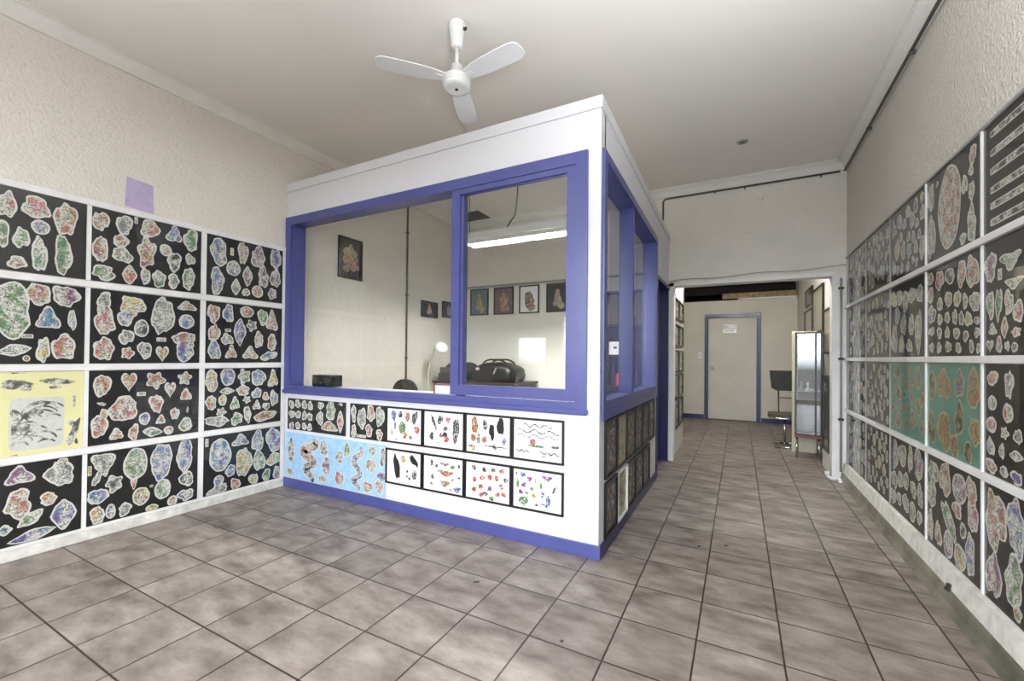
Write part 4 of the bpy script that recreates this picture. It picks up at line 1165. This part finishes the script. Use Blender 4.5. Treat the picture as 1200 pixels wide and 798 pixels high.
# light switch beside the far door
t = thing('light_switch', 'small cream light switch on back wall left of the cream door', 'light switch', (-0.705, YB - 0.01, 1.28))
bm = B()
bx(bm, -0.745, -0.665, YB - 0.010, YB, 1.235, 1.355, bev=0.003)
finish(bm, 'plate', M_TRIM, t)
bm = B()
bx(bm, -0.715, -0.695, YB - 0.016, YB - 0.010, 1.28, 1.31, bev=0.002)
finish(bm, 'rocker', M_GREY, t)
# bracket of the old pipe on the right skirting
bm = B()
bx(bm, XR - 0.046, XR - 0.026, 2.905, 2.925, 0.086, 0.112, bev=0.002)
bx(bm, XR - 0.052, XR - 0.034, 2.900, 2.930, 0.080, 0.088)
tag(finish(bm, 'pipe_bracket', M_DARK, loc=(XR - 0.04, 2.915, 0.08)), 'small dark metal bracket sticking out of the right wall skirting', 'bracket')

# ---- booth: hanging fluorescent light
LY, LX0, LX1 = 3.9, -2.665, -1.30
t = thing('fluorescent_light', 'white fluorescent light with louvre hanging on cords inside the booth', 'light', ((LX0 + LX1) / 2, LY, 2.42))
bm = B()
bx(bm, LX0, LX1, LY - 0.09, LY + 0.09, 2.475, 2.555, bev=0.006)
finish(bm, 'lamp_body', M_FAN, t)
bm = B()
for s in (-1, 1):
    bx(bm, LX0 + 0.03, LX1 - 0.03, LY + s * 0.082 - 0.004, LY + s * 0.082 + 0.004, 2.432, 2.474)
bx(bm, LX0 + 0.03, LX1 - 0.03, LY - 0.004, LY + 0.004, 2.432, 2.474)
x = LX0 + 0.05
while x < LX1 - 0.03:
    bx(bm, x, x + 0.006, LY - 0.08, LY + 0.08, 2.436, 2.470)
    x += 0.062
finish(bm, 'louvre', M_FAN, t)
for s in (-0.043, 0.043):
    bm = B()
    tube(bm, [(LX0 + 0.05, LY + s, 2.462), (LX1 - 0.05, LY + s, 2.462)], 0.010, 10)
    finish(bm, 'tube', M_TUBE, t)
bm = B()
tube(bm, [(-2.62, LY, 2.545), (-2.62, LY, ZC)], 0.004, 6)
finish(bm, 'cord', M_DARK, t)
bm = B()
tube(bm, [(-2.17, LY, 2.545), (-2.15, LY + 0.02, 2.60), (-2.085, LY + 0.06, 2.72), (-2.08, LY + 0.10, 2.95), (-2.11, LY + 0.18, ZC)], 0.007, 8)
finish(bm, 'cord', M_DARK, t)
# ceiling vent
t = thing('ceiling_vent', 'dark square vent in the ceiling above the booth back corner', 'vent', (-3.43, 5.16, ZC - 0.02))
bm = B()
bx(bm, -3.665, -3.215, 4.995, 5.33, ZC - 0.006, ZC - 0.001)
finish(bm, 'vent_plate', M_VOID, t)
bm = B()
for k in range(9):
    y = 5.01 + k * 0.037
    prism(bm, [(-3.655, y, ZC - 0.018), (-3.655, y + 0.024, ZC - 0.008), (-3.655, y + 0.024, ZC - 0.006), (-3.655, y, ZC - 0.016)], (0.43, 0, 0))
finish(bm, 'louvre', M_DARK, t)

# ---- booth: desk along the back wall and what stands on it
t = thing('desk', 'dark wooden desk with white drawer fronts along the booth back wall', 'desk', (-3.10, 5.0, 0))
bm = B()
bx(bm, -3.74, -2.46, 4.68, 5.40, 0.865, 0.892, bev=0.004)
finish(bm, 'desk_top', M_DWOOD, t)
bm = B()
bx(bm, -3.72, -3.69, 4.72, 5.38, 0, 0.864)
bx(bm, -2.52, -2.49, 4.72, 5.38, 0, 0.864)
bx(bm, -3.69, -2.52, 5.34, 5.37, 0.2, 0.864)
finish(bm, 'desk_frame', M_DWOOD, t)
for a, b in ((-3.685, -3.12), (-3.11, -2.66)):
    bm = B()
    bx(bm, a, b, 4.70, 5.30, 0.70, 0.855, bev=0.004)
    dr = finish(bm, 'drawer', M_WHITE, t)
    bm = B()
    tube(bm, arc(((a + b) / 2 - 0.06, 4.70, 0.775), ((a + b) / 2 - 0.06, 4.665, 0.775), ((a + b) / 2, 4.672, 0.775), 4) + arc(((a + b) / 2, 4.672, 0.775), ((a + b) / 2 + 0.06, 4.665, 0.775), ((a + b) / 2 + 0.06, 4.70, 0.775), 4)[1:], 0.005, 8)
    finish(bm, 'handle', M_DARK, dr)


def soft_bag(bm, x0, x1, y0, y1, z0, z1, seed, mi=0):
    """Slumped soft bag: rounded box with lumps and a flat bottom."""
    rnd = random.Random(seed)
    ph = [rnd.uniform(0, 6) for _ in range(4)]
    n, m = 28, 12
    rows = []
    cx, cy, rx, ry = (x0 + x1) / 2, (y0 + y1) / 2, (x1 - x0) / 2, (y1 - y0) / 2
    for j in range(m + 1):
        f = j / m
        zz = z0 + (z1 - z0) * f
        k = (1 - max(0, (f - 0.45) / 0.55) ** 2.6) ** 0.5 if f < 1 else 0.02
        k *= 0.94 + 0.06 * min(1, f * 6)
        ring = []
        for i in range(n):
            a = 2 * PI * i / n
            c, s = math.cos(a), math.sin(a)
            e = 0.5
            w = 1 + 0.05 * math.sin(3 * a + ph[0] + 4 * f) + 0.04 * math.sin(7 * a + ph[1] - 6 * f)
            x = cx + rx * k * w * 0.92 * math.copysign(abs(c) ** e, c)
            y = cy + ry * k * w * 0.92 * math.copysign(abs(s) ** e, s)
            ring.append(bm.verts.new((x, y, zz + (0.018 * math.sin(2 * a + ph[2]) * f if j < m else 0))))
        rows.append(ring)
    for p, q in zip(rows, rows[1:]):
        for i in range(n):
            fc = bm.faces.new((p[i], p[(i + 1) % n], q[(i + 1) % n], q[i]))
            fc.smooth = True
            fc.material_index = mi
    for ring in (rows[0][::-1], rows[-1]):
        bm.faces.new(ring).material_index = mi


t = thing('travel_bag', 'large black holdall lying on the desk behind the right booth pane', 'bag', (-2.85, 5.0, 0.893))
bm = B()
soft_bag(bm, -3.20, -2.485, 4.74, 5.20, 0.893, 1.155, 5)
finish(bm, 'bag_body', M_BAG, t)
bm = B()
for yy in (4.85, 5.08):
    tube(bm, arc((-3.02, yy, 1.135), (-2.95, yy, 1.20), (-2.85, yy, 1.185), 6) + arc((-2.85, yy, 1.185), (-2.72, yy, 1.20), (-2.66, yy, 1.13), 6)[1:], 0.012, 8)
finish(bm, 'handle', M_BAG, t)
bm = B()
bx(bm, -3.06, -3.005, 4.735, 4.750, 1.045, 1.085, bev=0.004)
prism(bm, [(-2.80, 4.735, 1.00), (-2.775, 4.735, 1.00), (-2.735, 4.735, 1.085), (-2.76, 4.735, 1.085)], (0, 0.015, 0))
finish(bm, 'buckle', M_CHROME, t)
bm = B()
soft_bag(bm, -3.70, -3.25, 4.78, 5.22, 0.893, 1.150, 9)
tag(finish(bm, 'soft_bag', M_BAG, loc=(-3.47, 5.0, 0.893)), 'black soft bag on the desk in the booth corner behind the lamp', 'bag')
bm = B()
bx(bm, -3.62, -3.33, 4.70, 4.775, 1.0, 1.075, bev=0.006)
bx(bm, -3.64, -3.31, 4.695, 4.78, 0.893, 0.999, 1, bev=0.006)
tag(finish(bm, 'storage_box', [M_OLIVE, M_DARK], loc=(-3.47, 4.74, 0.893)), 'olive-lidded dark box on the desk below the magnifier lamp', 'box')

# stool, chair back, magnifier lamp, papers near the left pane
t = thing('office_chair', 'black round-backed office chair showing above the booth window sill', 'chair', (-3.43, 3.8, 0))
bm = B()
pts = []
for k in range(13):
    a = PI * k / 12
    pts.append((-3.43 + 0.185 * math.cos(a), 3.78, 0.74 + 0.215 * math.sin(a) ** 0.8))
pts += [(-3.60, 3.78, 0.64), (-3.26, 3.78, 0.64)]
prism(bm, pts, (0, 0.05, 0))
finish(bm, 'backrest', M_CUSH, t)
bm = B()
lathe(bm, [(0.185, 0.0), (0.205, 0.02), (0.205, 0.05), (0.185, 0.07)], (-3.43, 3.96, 0.44), 28)
finish(bm, 'seat', M_CUSH, t)
bm = B()
lathe(bm, [(0.028, 0), (0.028, 0.36)], (-3.43, 3.96, 0.08), 16)
tube(bm, arc((-3.43, 3.92, 0.43), (-3.43, 3.86, 0.43), (-3.43, 3.845, 0.70), 8), 0.015, 8)
finish(bm, 'stem', M_DARK, t)
bm = B()
for k in range(5):
    a = 2 * PI * k / 5 + 0.3
    tube(bm, [(-3.43, 3.96, 0.09), (-3.43 + 0.22 * math.cos(a), 3.96 + 0.22 * math.sin(a), 0.05)], [0.022, 0.014], 8)
    lathe(bm, [(0.012, -0.016), (0.024, -0.010), (0.024, 0.010), (0.012, 0.016)], (-3.43 + 0.22 * math.cos(a), 3.96 + 0.22 * math.sin(a), 0.024), 12, axis='x')
finish(bm, 'star_base', M_DARK, t)

t = thing('magnifier_lamp', 'white magnifier lamp on a bent stand behind the left booth pane', 'lamp', (-3.50, 4.47, 0))
bm = B()
for k in range(4):
    a = PI / 4 + k * PI / 2
    tube(bm, [(-3.50, 4.47, 0.06), (-3.50 + 0.18 * math.cos(a), 4.47 + 0.18 * math.sin(a), 0.02)], 0.012, 8)
finish(bm, 'stand_base', M_CREAM, t)
k_ = 4.47 / 4.2
L_ = [(-3.52, 0.06), (-3.517, 0.83), (-3.534, 1.0), (-3.48, 1.19), (-3.44, 1.30), (-3.405, 1.385), (-3.365, 1.40), (-3.325, 1.365)]
bm = B()
tube(bm, [(-3.52 - 0.10, 4.47, 0.03)] + [(x * 1.0 - 0.10, 4.47, z) for x, z in L_], 0.014, 10)
finish(bm, 'bent_arm', M_CREAM, t)
bm = B()
lathe(bm, [(0.020, 0.045), (0.070, 0.040), (0.105, 0.018), (0.110, 0.0), (0.100, -0.006), (0.02, -0.002)], (0, 0, 0), 28)
M4 = Matrix.Translation((-3.415, 4.47, 1.335)) @ Matrix.Scale(0.82, 4) @ Matrix.Rotation(R(48), 4, 'Y') @ Matrix.Rotation(R(25), 4, 'X')
bmesh.ops.transform(bm, matrix=M4, verts=bm.verts[:])
finish(bm, 'lamp_head', M_FAN, t)

bm = B()
bx(bm, -2.135, -1.97, 2.70, 2.83, 0.926, 0.995, bev=0.003)
bx(bm, -2.137, -2.125, 2.697, 2.832, 0.927, 0.996, 1)
bx(bm, -2.137, -1.968, 2.697, 2.832, 0.996, 1.002, 1)
tag(finish(bm, 'paper_box', [M_WPAPER, M_REDWOOD], loc=(-2.05, 2.76, 0.926)), 'small white carton with reddish edges on the booth inner sill beside the mullion', 'box')
t = thing('cassette_radio', 'low black radio on the booth inner sill at left window corner', 'radio', (-3.46, 2.78, 0.926))
bm = B()
bx(bm, -3.60, -3.33, 2.70, 2.83, 0.926, 1.035, bev=0.008)
finish(bm, 'radio_case', M_BLACK, t)
for x in (-3.555, -3.385):
    bm = B()
    lathe(bm, [(0.034, 0), (0.036, -0.004), (0.020, -0.006), (0.006, -0.003)], (x, 2.70, 0.978), 20, axis='y')
    finish(bm, 'speaker', M_DARK, t)
bm = B()
lathe(bm, [(0.010, 0), (0.010, -0.010)], (-3.575, 2.70, 1.01), 12, axis='y')
lathe(bm, [(0.009, 0), (0.009, -0.010)], (-3.47, 2.70, 0.962), 12, axis='y')
bx(bm, -3.465, -3.43, 2.694, 2.70, 0.965, 0.972)
finish(bm, 'knob', M_CHROME, t)

# storage shelves seen through the side window
t = thing('storage_shelf', 'dark timber storage shelf with brown door seen through booth side window', 'shelf', (-1.26, 5.2, 0))
bm = B()
bx(bm, -1.60, -1.57, 5.10, 5.41, 0, 2.0)
bx(bm, -0.97, -0.94, 5.10, 5.41, 0, 2.0)
bx(bm, -1.57, -0.97, 5.38, 5.41, 0, 2.0)
bx(bm, -1.60, -0.94, 5.08, 5.41, 2.0, 2.025)
for z in (0.08, 0.48, 0.86, 1.24, 1.60):
    bx(bm, -1.57, -0.97, 5.11, 5.38, z, z + 0.022)
finish(bm, 'shelf_carcass', M_DWOOD, t)
for a, b in ((-1.568, -1.275), (-1.265, -0.972)):
    bm = B()
    bx(bm, a, b, 5.085, 5.105, 1.625, 1.985, bev=0.003)
    finish(bm, 'cupboard_door', M_BROWN, t)
bm = B()
bx(bm, -1.40, -1.20, 5.15, 5.35, 1.263, 1.42, bev=0.006)
bx(bm, -1.345, -1.305, 5.146, 5.15, 1.335, 1.36, 1)
tag(finish(bm, 'white_box', [M_WPAPER, M_DARK], loc=(-1.3, 5.25, 1.263)), 'white box on the upper shelf behind booth side window', 'box')
bm = B()
lathe(bm, [(0.045, 0), (0.050, 0.01), (0.050, 0.11), (0.040, 0.13), (0.040, 0.15)], (-1.285, 5.22, 0.883), 20)
tag(finish(bm, 'jar', M_ORANGE, loc=(-1.285, 5.22, 0.883)), 'orange jar on the shelf behind booth side window', 'jar')
for x, h, r_ in ((-1.45, 0.20, 0.035), (-1.37, 0.26, 0.03), (-1.18, 0.22, 0.035), (-1.08, 0.18, 0.04)):
    bm = B()
    lathe(bm, [(r_, 0), (r_ * 1.05, 0.01), (r_ * 1.05, h * 0.6), (r_ * 0.4, h * 0.8), (r_ * 0.4, h)], (x, 5.25, 0.883), 18)
    tag(finish(bm, 'bottle', M_DARK, loc=(x, 5.25, 0.883)), 'dark bottle standing on the shelf behind booth side window', 'bottle', 'dark bottles on the booth shelf')

# skull ornament on the shop-front pier (seen mirrored in the booth glass)
t = thing('skull_plaque', 'carved skull on a dark board hung on the shop-front pier', 'ornament', (-2.72, YS + 0.02, 1.42))
bm = B()
bx(bm, -2.83, -2.61, YS + 0.003, YS + 0.02, 1.36, 1.47, bev=0.003)
finish(bm, 'board', M_DWOOD, t)
bm = B()
lathe(bm, [(0.012, -0.075), (0.026, -0.060), (0.032, -0.035), (0.046, -0.012), (0.052, 0.015), (0.046, 0.045), (0.028, 0.062), (0.006, 0.068)], (-2.72, YS + 0.045, 1.405), 20)
finish(bm, 'skull', M_BONE, t)

# ---- back room: chair
t = thing('cafe_chair', 'charcoal-backed chair with brown seat and chrome legs beside the glass cabinet', 'chair', (0.60, 7.2, 0))
bm = B()
prism(bm, [(0.405, 7.46, 1.06), (0.82, 7.46, 1.06), (0.80, 7.43, 0.80), (0.74, 7.42, 0.765), (0.49, 7.42, 0.765), (0.43, 7.43, 0.80)], (0, 0.035, 0))
finish(bm, 'backrest', M_CUSH, t)
bm = B()
for x in (0.52, 0.70):
    tube(bm, [(x, 7.45, 0.80), (x, 7.44, 0.70)] + arc((x, 7.44, 0.70), (x, 7.42, 0.42), (x, 7.25, 0.405), 8), 0.009, 8)
tube(bm, [(0.52, 7.435, 0.66), (0.70, 7.435, 0.66)], 0.007, 8)
finish(bm, 'back_bracket', M_DARK, t)
bm = B()
n = 24
ring0, ring1 = [], []
pp = []
for k in range(n):
    a = 2 * PI * k / n
    c, s = math.cos(a), math.sin(a)
    pp.append((0.595 + 0.225 * math.copysign(abs(c) ** 0.6, c), 7.19 + 0.20 * math.copysign(abs(s) ** 0.6, s), 0.415))
prism(bm, pp, (0, 0, 0.045))
finish(bm, 'seat', M_SEATT, t)
bm = B()
for k in range(n):
    pass
tube(bm, [(p[0] * 0.98 + 0.0119, p[1] * 0.98 + 0.1438, 0.405) for p in pp] + [(pp[0][0] * 0.98 + 0.0119, pp[0][1] * 0.98 + 0.1438, 0.405)], 0.010, 8)
finish(bm, 'seat_rim', M_CHROME, t)
for y in (6.97, 7.35):
    bm = B()
    tube(bm, [(0.44, y, 0.013), (0.62, y, 0.013)] + arc((0.62, y, 0.013), (0.74, y, 0.013), (0.76, y + (0.05 if y < 7.1 else -0.05), 0.15), 8) + arc((0.76, y + (0.05 if y < 7.1 else -0.05), 0.15), (0.77, y + (0.06 if y < 7.1 else -0.06), 0.38), (0.66, 7.18, 0.395), 8)[1:], 0.012, 10)
    finish(bm, 'leg', M_CHROME, t)
bm = B()
tube(bm, [(0.575, 7.16, 0.40), (0.575, 7.16, 0.06)], 0.014, 10)
tube(bm, [(0.575, 6.97, 0.03), (0.575, 7.35, 0.03)], 0.010, 8)
tube(bm, [(0.575, 7.16, 0.06), (0.575, 7.16, 0.03)], 0.012, 8)
finish(bm, 'post', M_CHROME, t)

# ---- back room: glass display cabinet
CX0, CX1, CY0, CY1, CZ0, CZ1 = 0.640, 0.918, 6.36, 6.72, 0.285, 1.565
t = thing('display_cabinet', 'tall glass display cabinet with black frame on the right of the back room', 'cabinet', ((CX0 + CX1) / 2, (CY0 + CY1) / 2, 0))
bm = B()
for x in (CX0, CX1 - 0.018):
    for y in (CY0, CY1 - 0.018):
        bx(bm, x, x + 0.018, y, y + 0.018, CZ0, CZ1)
for z in (CZ0, CZ1 - 0.018):
    bx(bm, CX0 + 0.018, CX1 - 0.018, CY0, CY0 + 0.018, z, z + 0.018)
    bx(bm, CX0 + 0.018, CX1 - 0.018, CY1 - 0.018, CY1, z, z + 0.018)
    bx(bm, CX0, CX0 + 0.018, CY0 + 0.018, CY1 - 0.018, z, z + 0.018)
    bx(bm, CX1 - 0.018, CX1, CY0 + 0.018, CY1 - 0.018, z, z + 0.018)
bx(bm, CX1 - 0.075, CX1 - 0.055, CY0, CY0 + 0.016, CZ0 + 0.018, CZ1 - 0.018)
finish(bm, 'frame', M_BLACK, t)
bm = B()
bx(bm, CX0 - 0.004, CX1 + 0.004, CY0 - 0.004, CY1 + 0.004, CZ0 - 0.03, CZ0 - 0.001, bev=0.003)
finish(bm, 'base_board', M_REDWOOD, t)
bm = B()
bx(bm, CX0 + 0.018, CX1 - 0.018, CY0 + 0.006, CY0 + 0.010, CZ0 + 0.018, CZ1 - 0.018)
finish(bm, 'glass_front', M_PANE, t)
bm = B()
bx(bm, CX0 + 0.004, CX0 + 0.008, CY0 + 0.018, CY1 - 0.018, CZ0 + 0.018, CZ1 - 0.018)
finish(bm, 'glass_side', M_PANE, t)
bm = B()
bx(bm, CX0 + 0.018, CX1 - 0.018, CY1 - 0.014, CY1 - 0.008, CZ0 + 0.018, CZ1 - 0.018)
finish(bm, 'back_panel', M_OLIVE, t)
for z in (1.235, 0.83):
    bm = B()
    bx(bm, CX0 + 0.010, CX1 - 0.010, CY0 + 0.02, CY1 - 0.02, z, z + 0.008)
    finish(bm, 'glass_shelf', M_SHELFG, t)
for x in (CX0 + 0.02, CX1 - 0.03):
    for y in (CY0 + 0.02, CY1 - 0.03):
        bm = B()
        tube(bm, [(x, y, 0.0), (x, y, CZ0 - 0.03)], 0.011, 10)
        finish(bm, 'leg', M_CHROME, t)
t.rotation_euler = (0, 0, R(-7.0))      # stands a little askew, facing the shop front
# what stands inside
rnd = random.Random(4)
for z, k in ((1.244, 3), (0.839, 3)):
    for j in range(k):
        x = CX0 + 0.06 + j * 0.075
        h = rnd.uniform(0.05, 0.12)
        r_ = rnd.uniform(0.018, 0.028)
        bm = B()
        lathe(bm, [(r_, 0), (r_ * 1.1, h * 0.1), (r_ * 0.5, h * 0.45), (r_ * 0.9, h * 0.8), (r_ * 0.3, h)], (x, CY0 + 0.12 + 0.08 * (j % 2), z), 18)
        tag(finish(bm, 'figurine', M_WPAPER if (j + int(z)) % 2 else M_GREY, loc=(x, CY0 + 0.12 + 0.08 * (j % 2), z)), f'small pale figurine, {("left", "middle", "right")[j]} one on the {("upper" if z > 1 else "lower")} glass shelf of the cabinet', 'figurine', 'figurines in the glass cabinet')

# ---- back room, right wall: framed glazed boards
def wall_board(y0, y1, z0, z1, label, base, w=0.018):
    t = thing('framed_board', label, 'framed board', (XR, (y0 + y1) / 2, z0), 'framed boards on the back room right wall')
    bm = B()
    ring_frame(bm, 'x', 0, y0, y1, z0, z1, w, XR - 0.028, XR - 0.002)
    finish(bm, 'frame', M_BLACK, t)
    bm = B()
    bx(bm, XR - 0.014, XR - 0.003, y0 + w * 0.7, y1 - w * 0.7, z0 + w * 0.7, z1 - w * 0.7)
    finish(bm, 'board', base, t)
wall_board(6.68, 7.55, 1.60, 2.215, 'upper beige board with thin black frame above the glass cabinet', M_BEIGE)
wall_board(7.60, 8.40, 1.62, 2.00, 'smaller beige framed board on the right wall behind the glass cabinet', M_BEIGE)
wall_board(7.60, 8.30, 2.06, 2.32, 'dark framed board high on right wall near the timber beam', M_DARKP)
wall_board(5.80, 6.62, 1.30, 1.85, 'beige framed board on the right wall just behind the pier', M_BEIGE)
# low glazed case on a white plinth just behind the pier
t = thing('display_case', 'low black framed glass case on white plinth just behind the right pier', 'cabinet', (0.905, 5.85, 0))
bm = B()
bx(bm, 0.858, XR - 0.002, 5.63, 6.06, 0, 0.215, bev=0.004)
finish(bm, 'plinth', M_TRIM, t)
bm = B()
ring_frame(bm, 'x', 0, 5.64, 6.05, 0.216, 1.045, 0.036, 0.850, 0.876)
for y in (5.64, 6.03):
    bx(bm, 0.876, XR - 0.004, y, y + 0.02, 0.216, 0.236)
    bx(bm, 0.876, XR - 0.004, y, y + 0.02, 1.025, 1.045)
bx(bm, XR - 0.02, XR - 0.004, 5.64, 6.05, 0.236, 1.025)
finish(bm, 'frame', M_BLACK, t)
bm = B()
bx(bm, 0.860, 0.865, 5.665, 6.025, 0.245, 1.015)
finish(bm, 'glass_front', M_PANE, t)
# pale upright board behind the tall cabinet
bm = B()
bx(bm, 0.628, 0.90, 6.80, 6.83, 0.0, 1.60, bev=0.004)
tag(finish(bm, 'screen_board', M_CREAM, loc=(0.76, 6.815, 0)), 'cream upright board standing right behind the tall glass cabinet', 'board')

# unseen batten added to light the back room, hidden above and behind the opening
t = thing('fill_batten', 'unseen fluorescent batten added to light the back room, behind the opening', 'light', (0.05, 6.2, 2.70))
bm = B()
bx(bm, -0.55, 0.65, 6.16, 6.24, 2.715, 2.749, bev=0.004)
finish(bm, 'lamp_body', M_FAN, t)
bm = B()
tube(bm, [(-0.52, 6.20, 2.695), (0.62, 6.20, 2.695)], 0.018, 12)
finish(bm, 'tube', M_FILL_BATTEN, t)
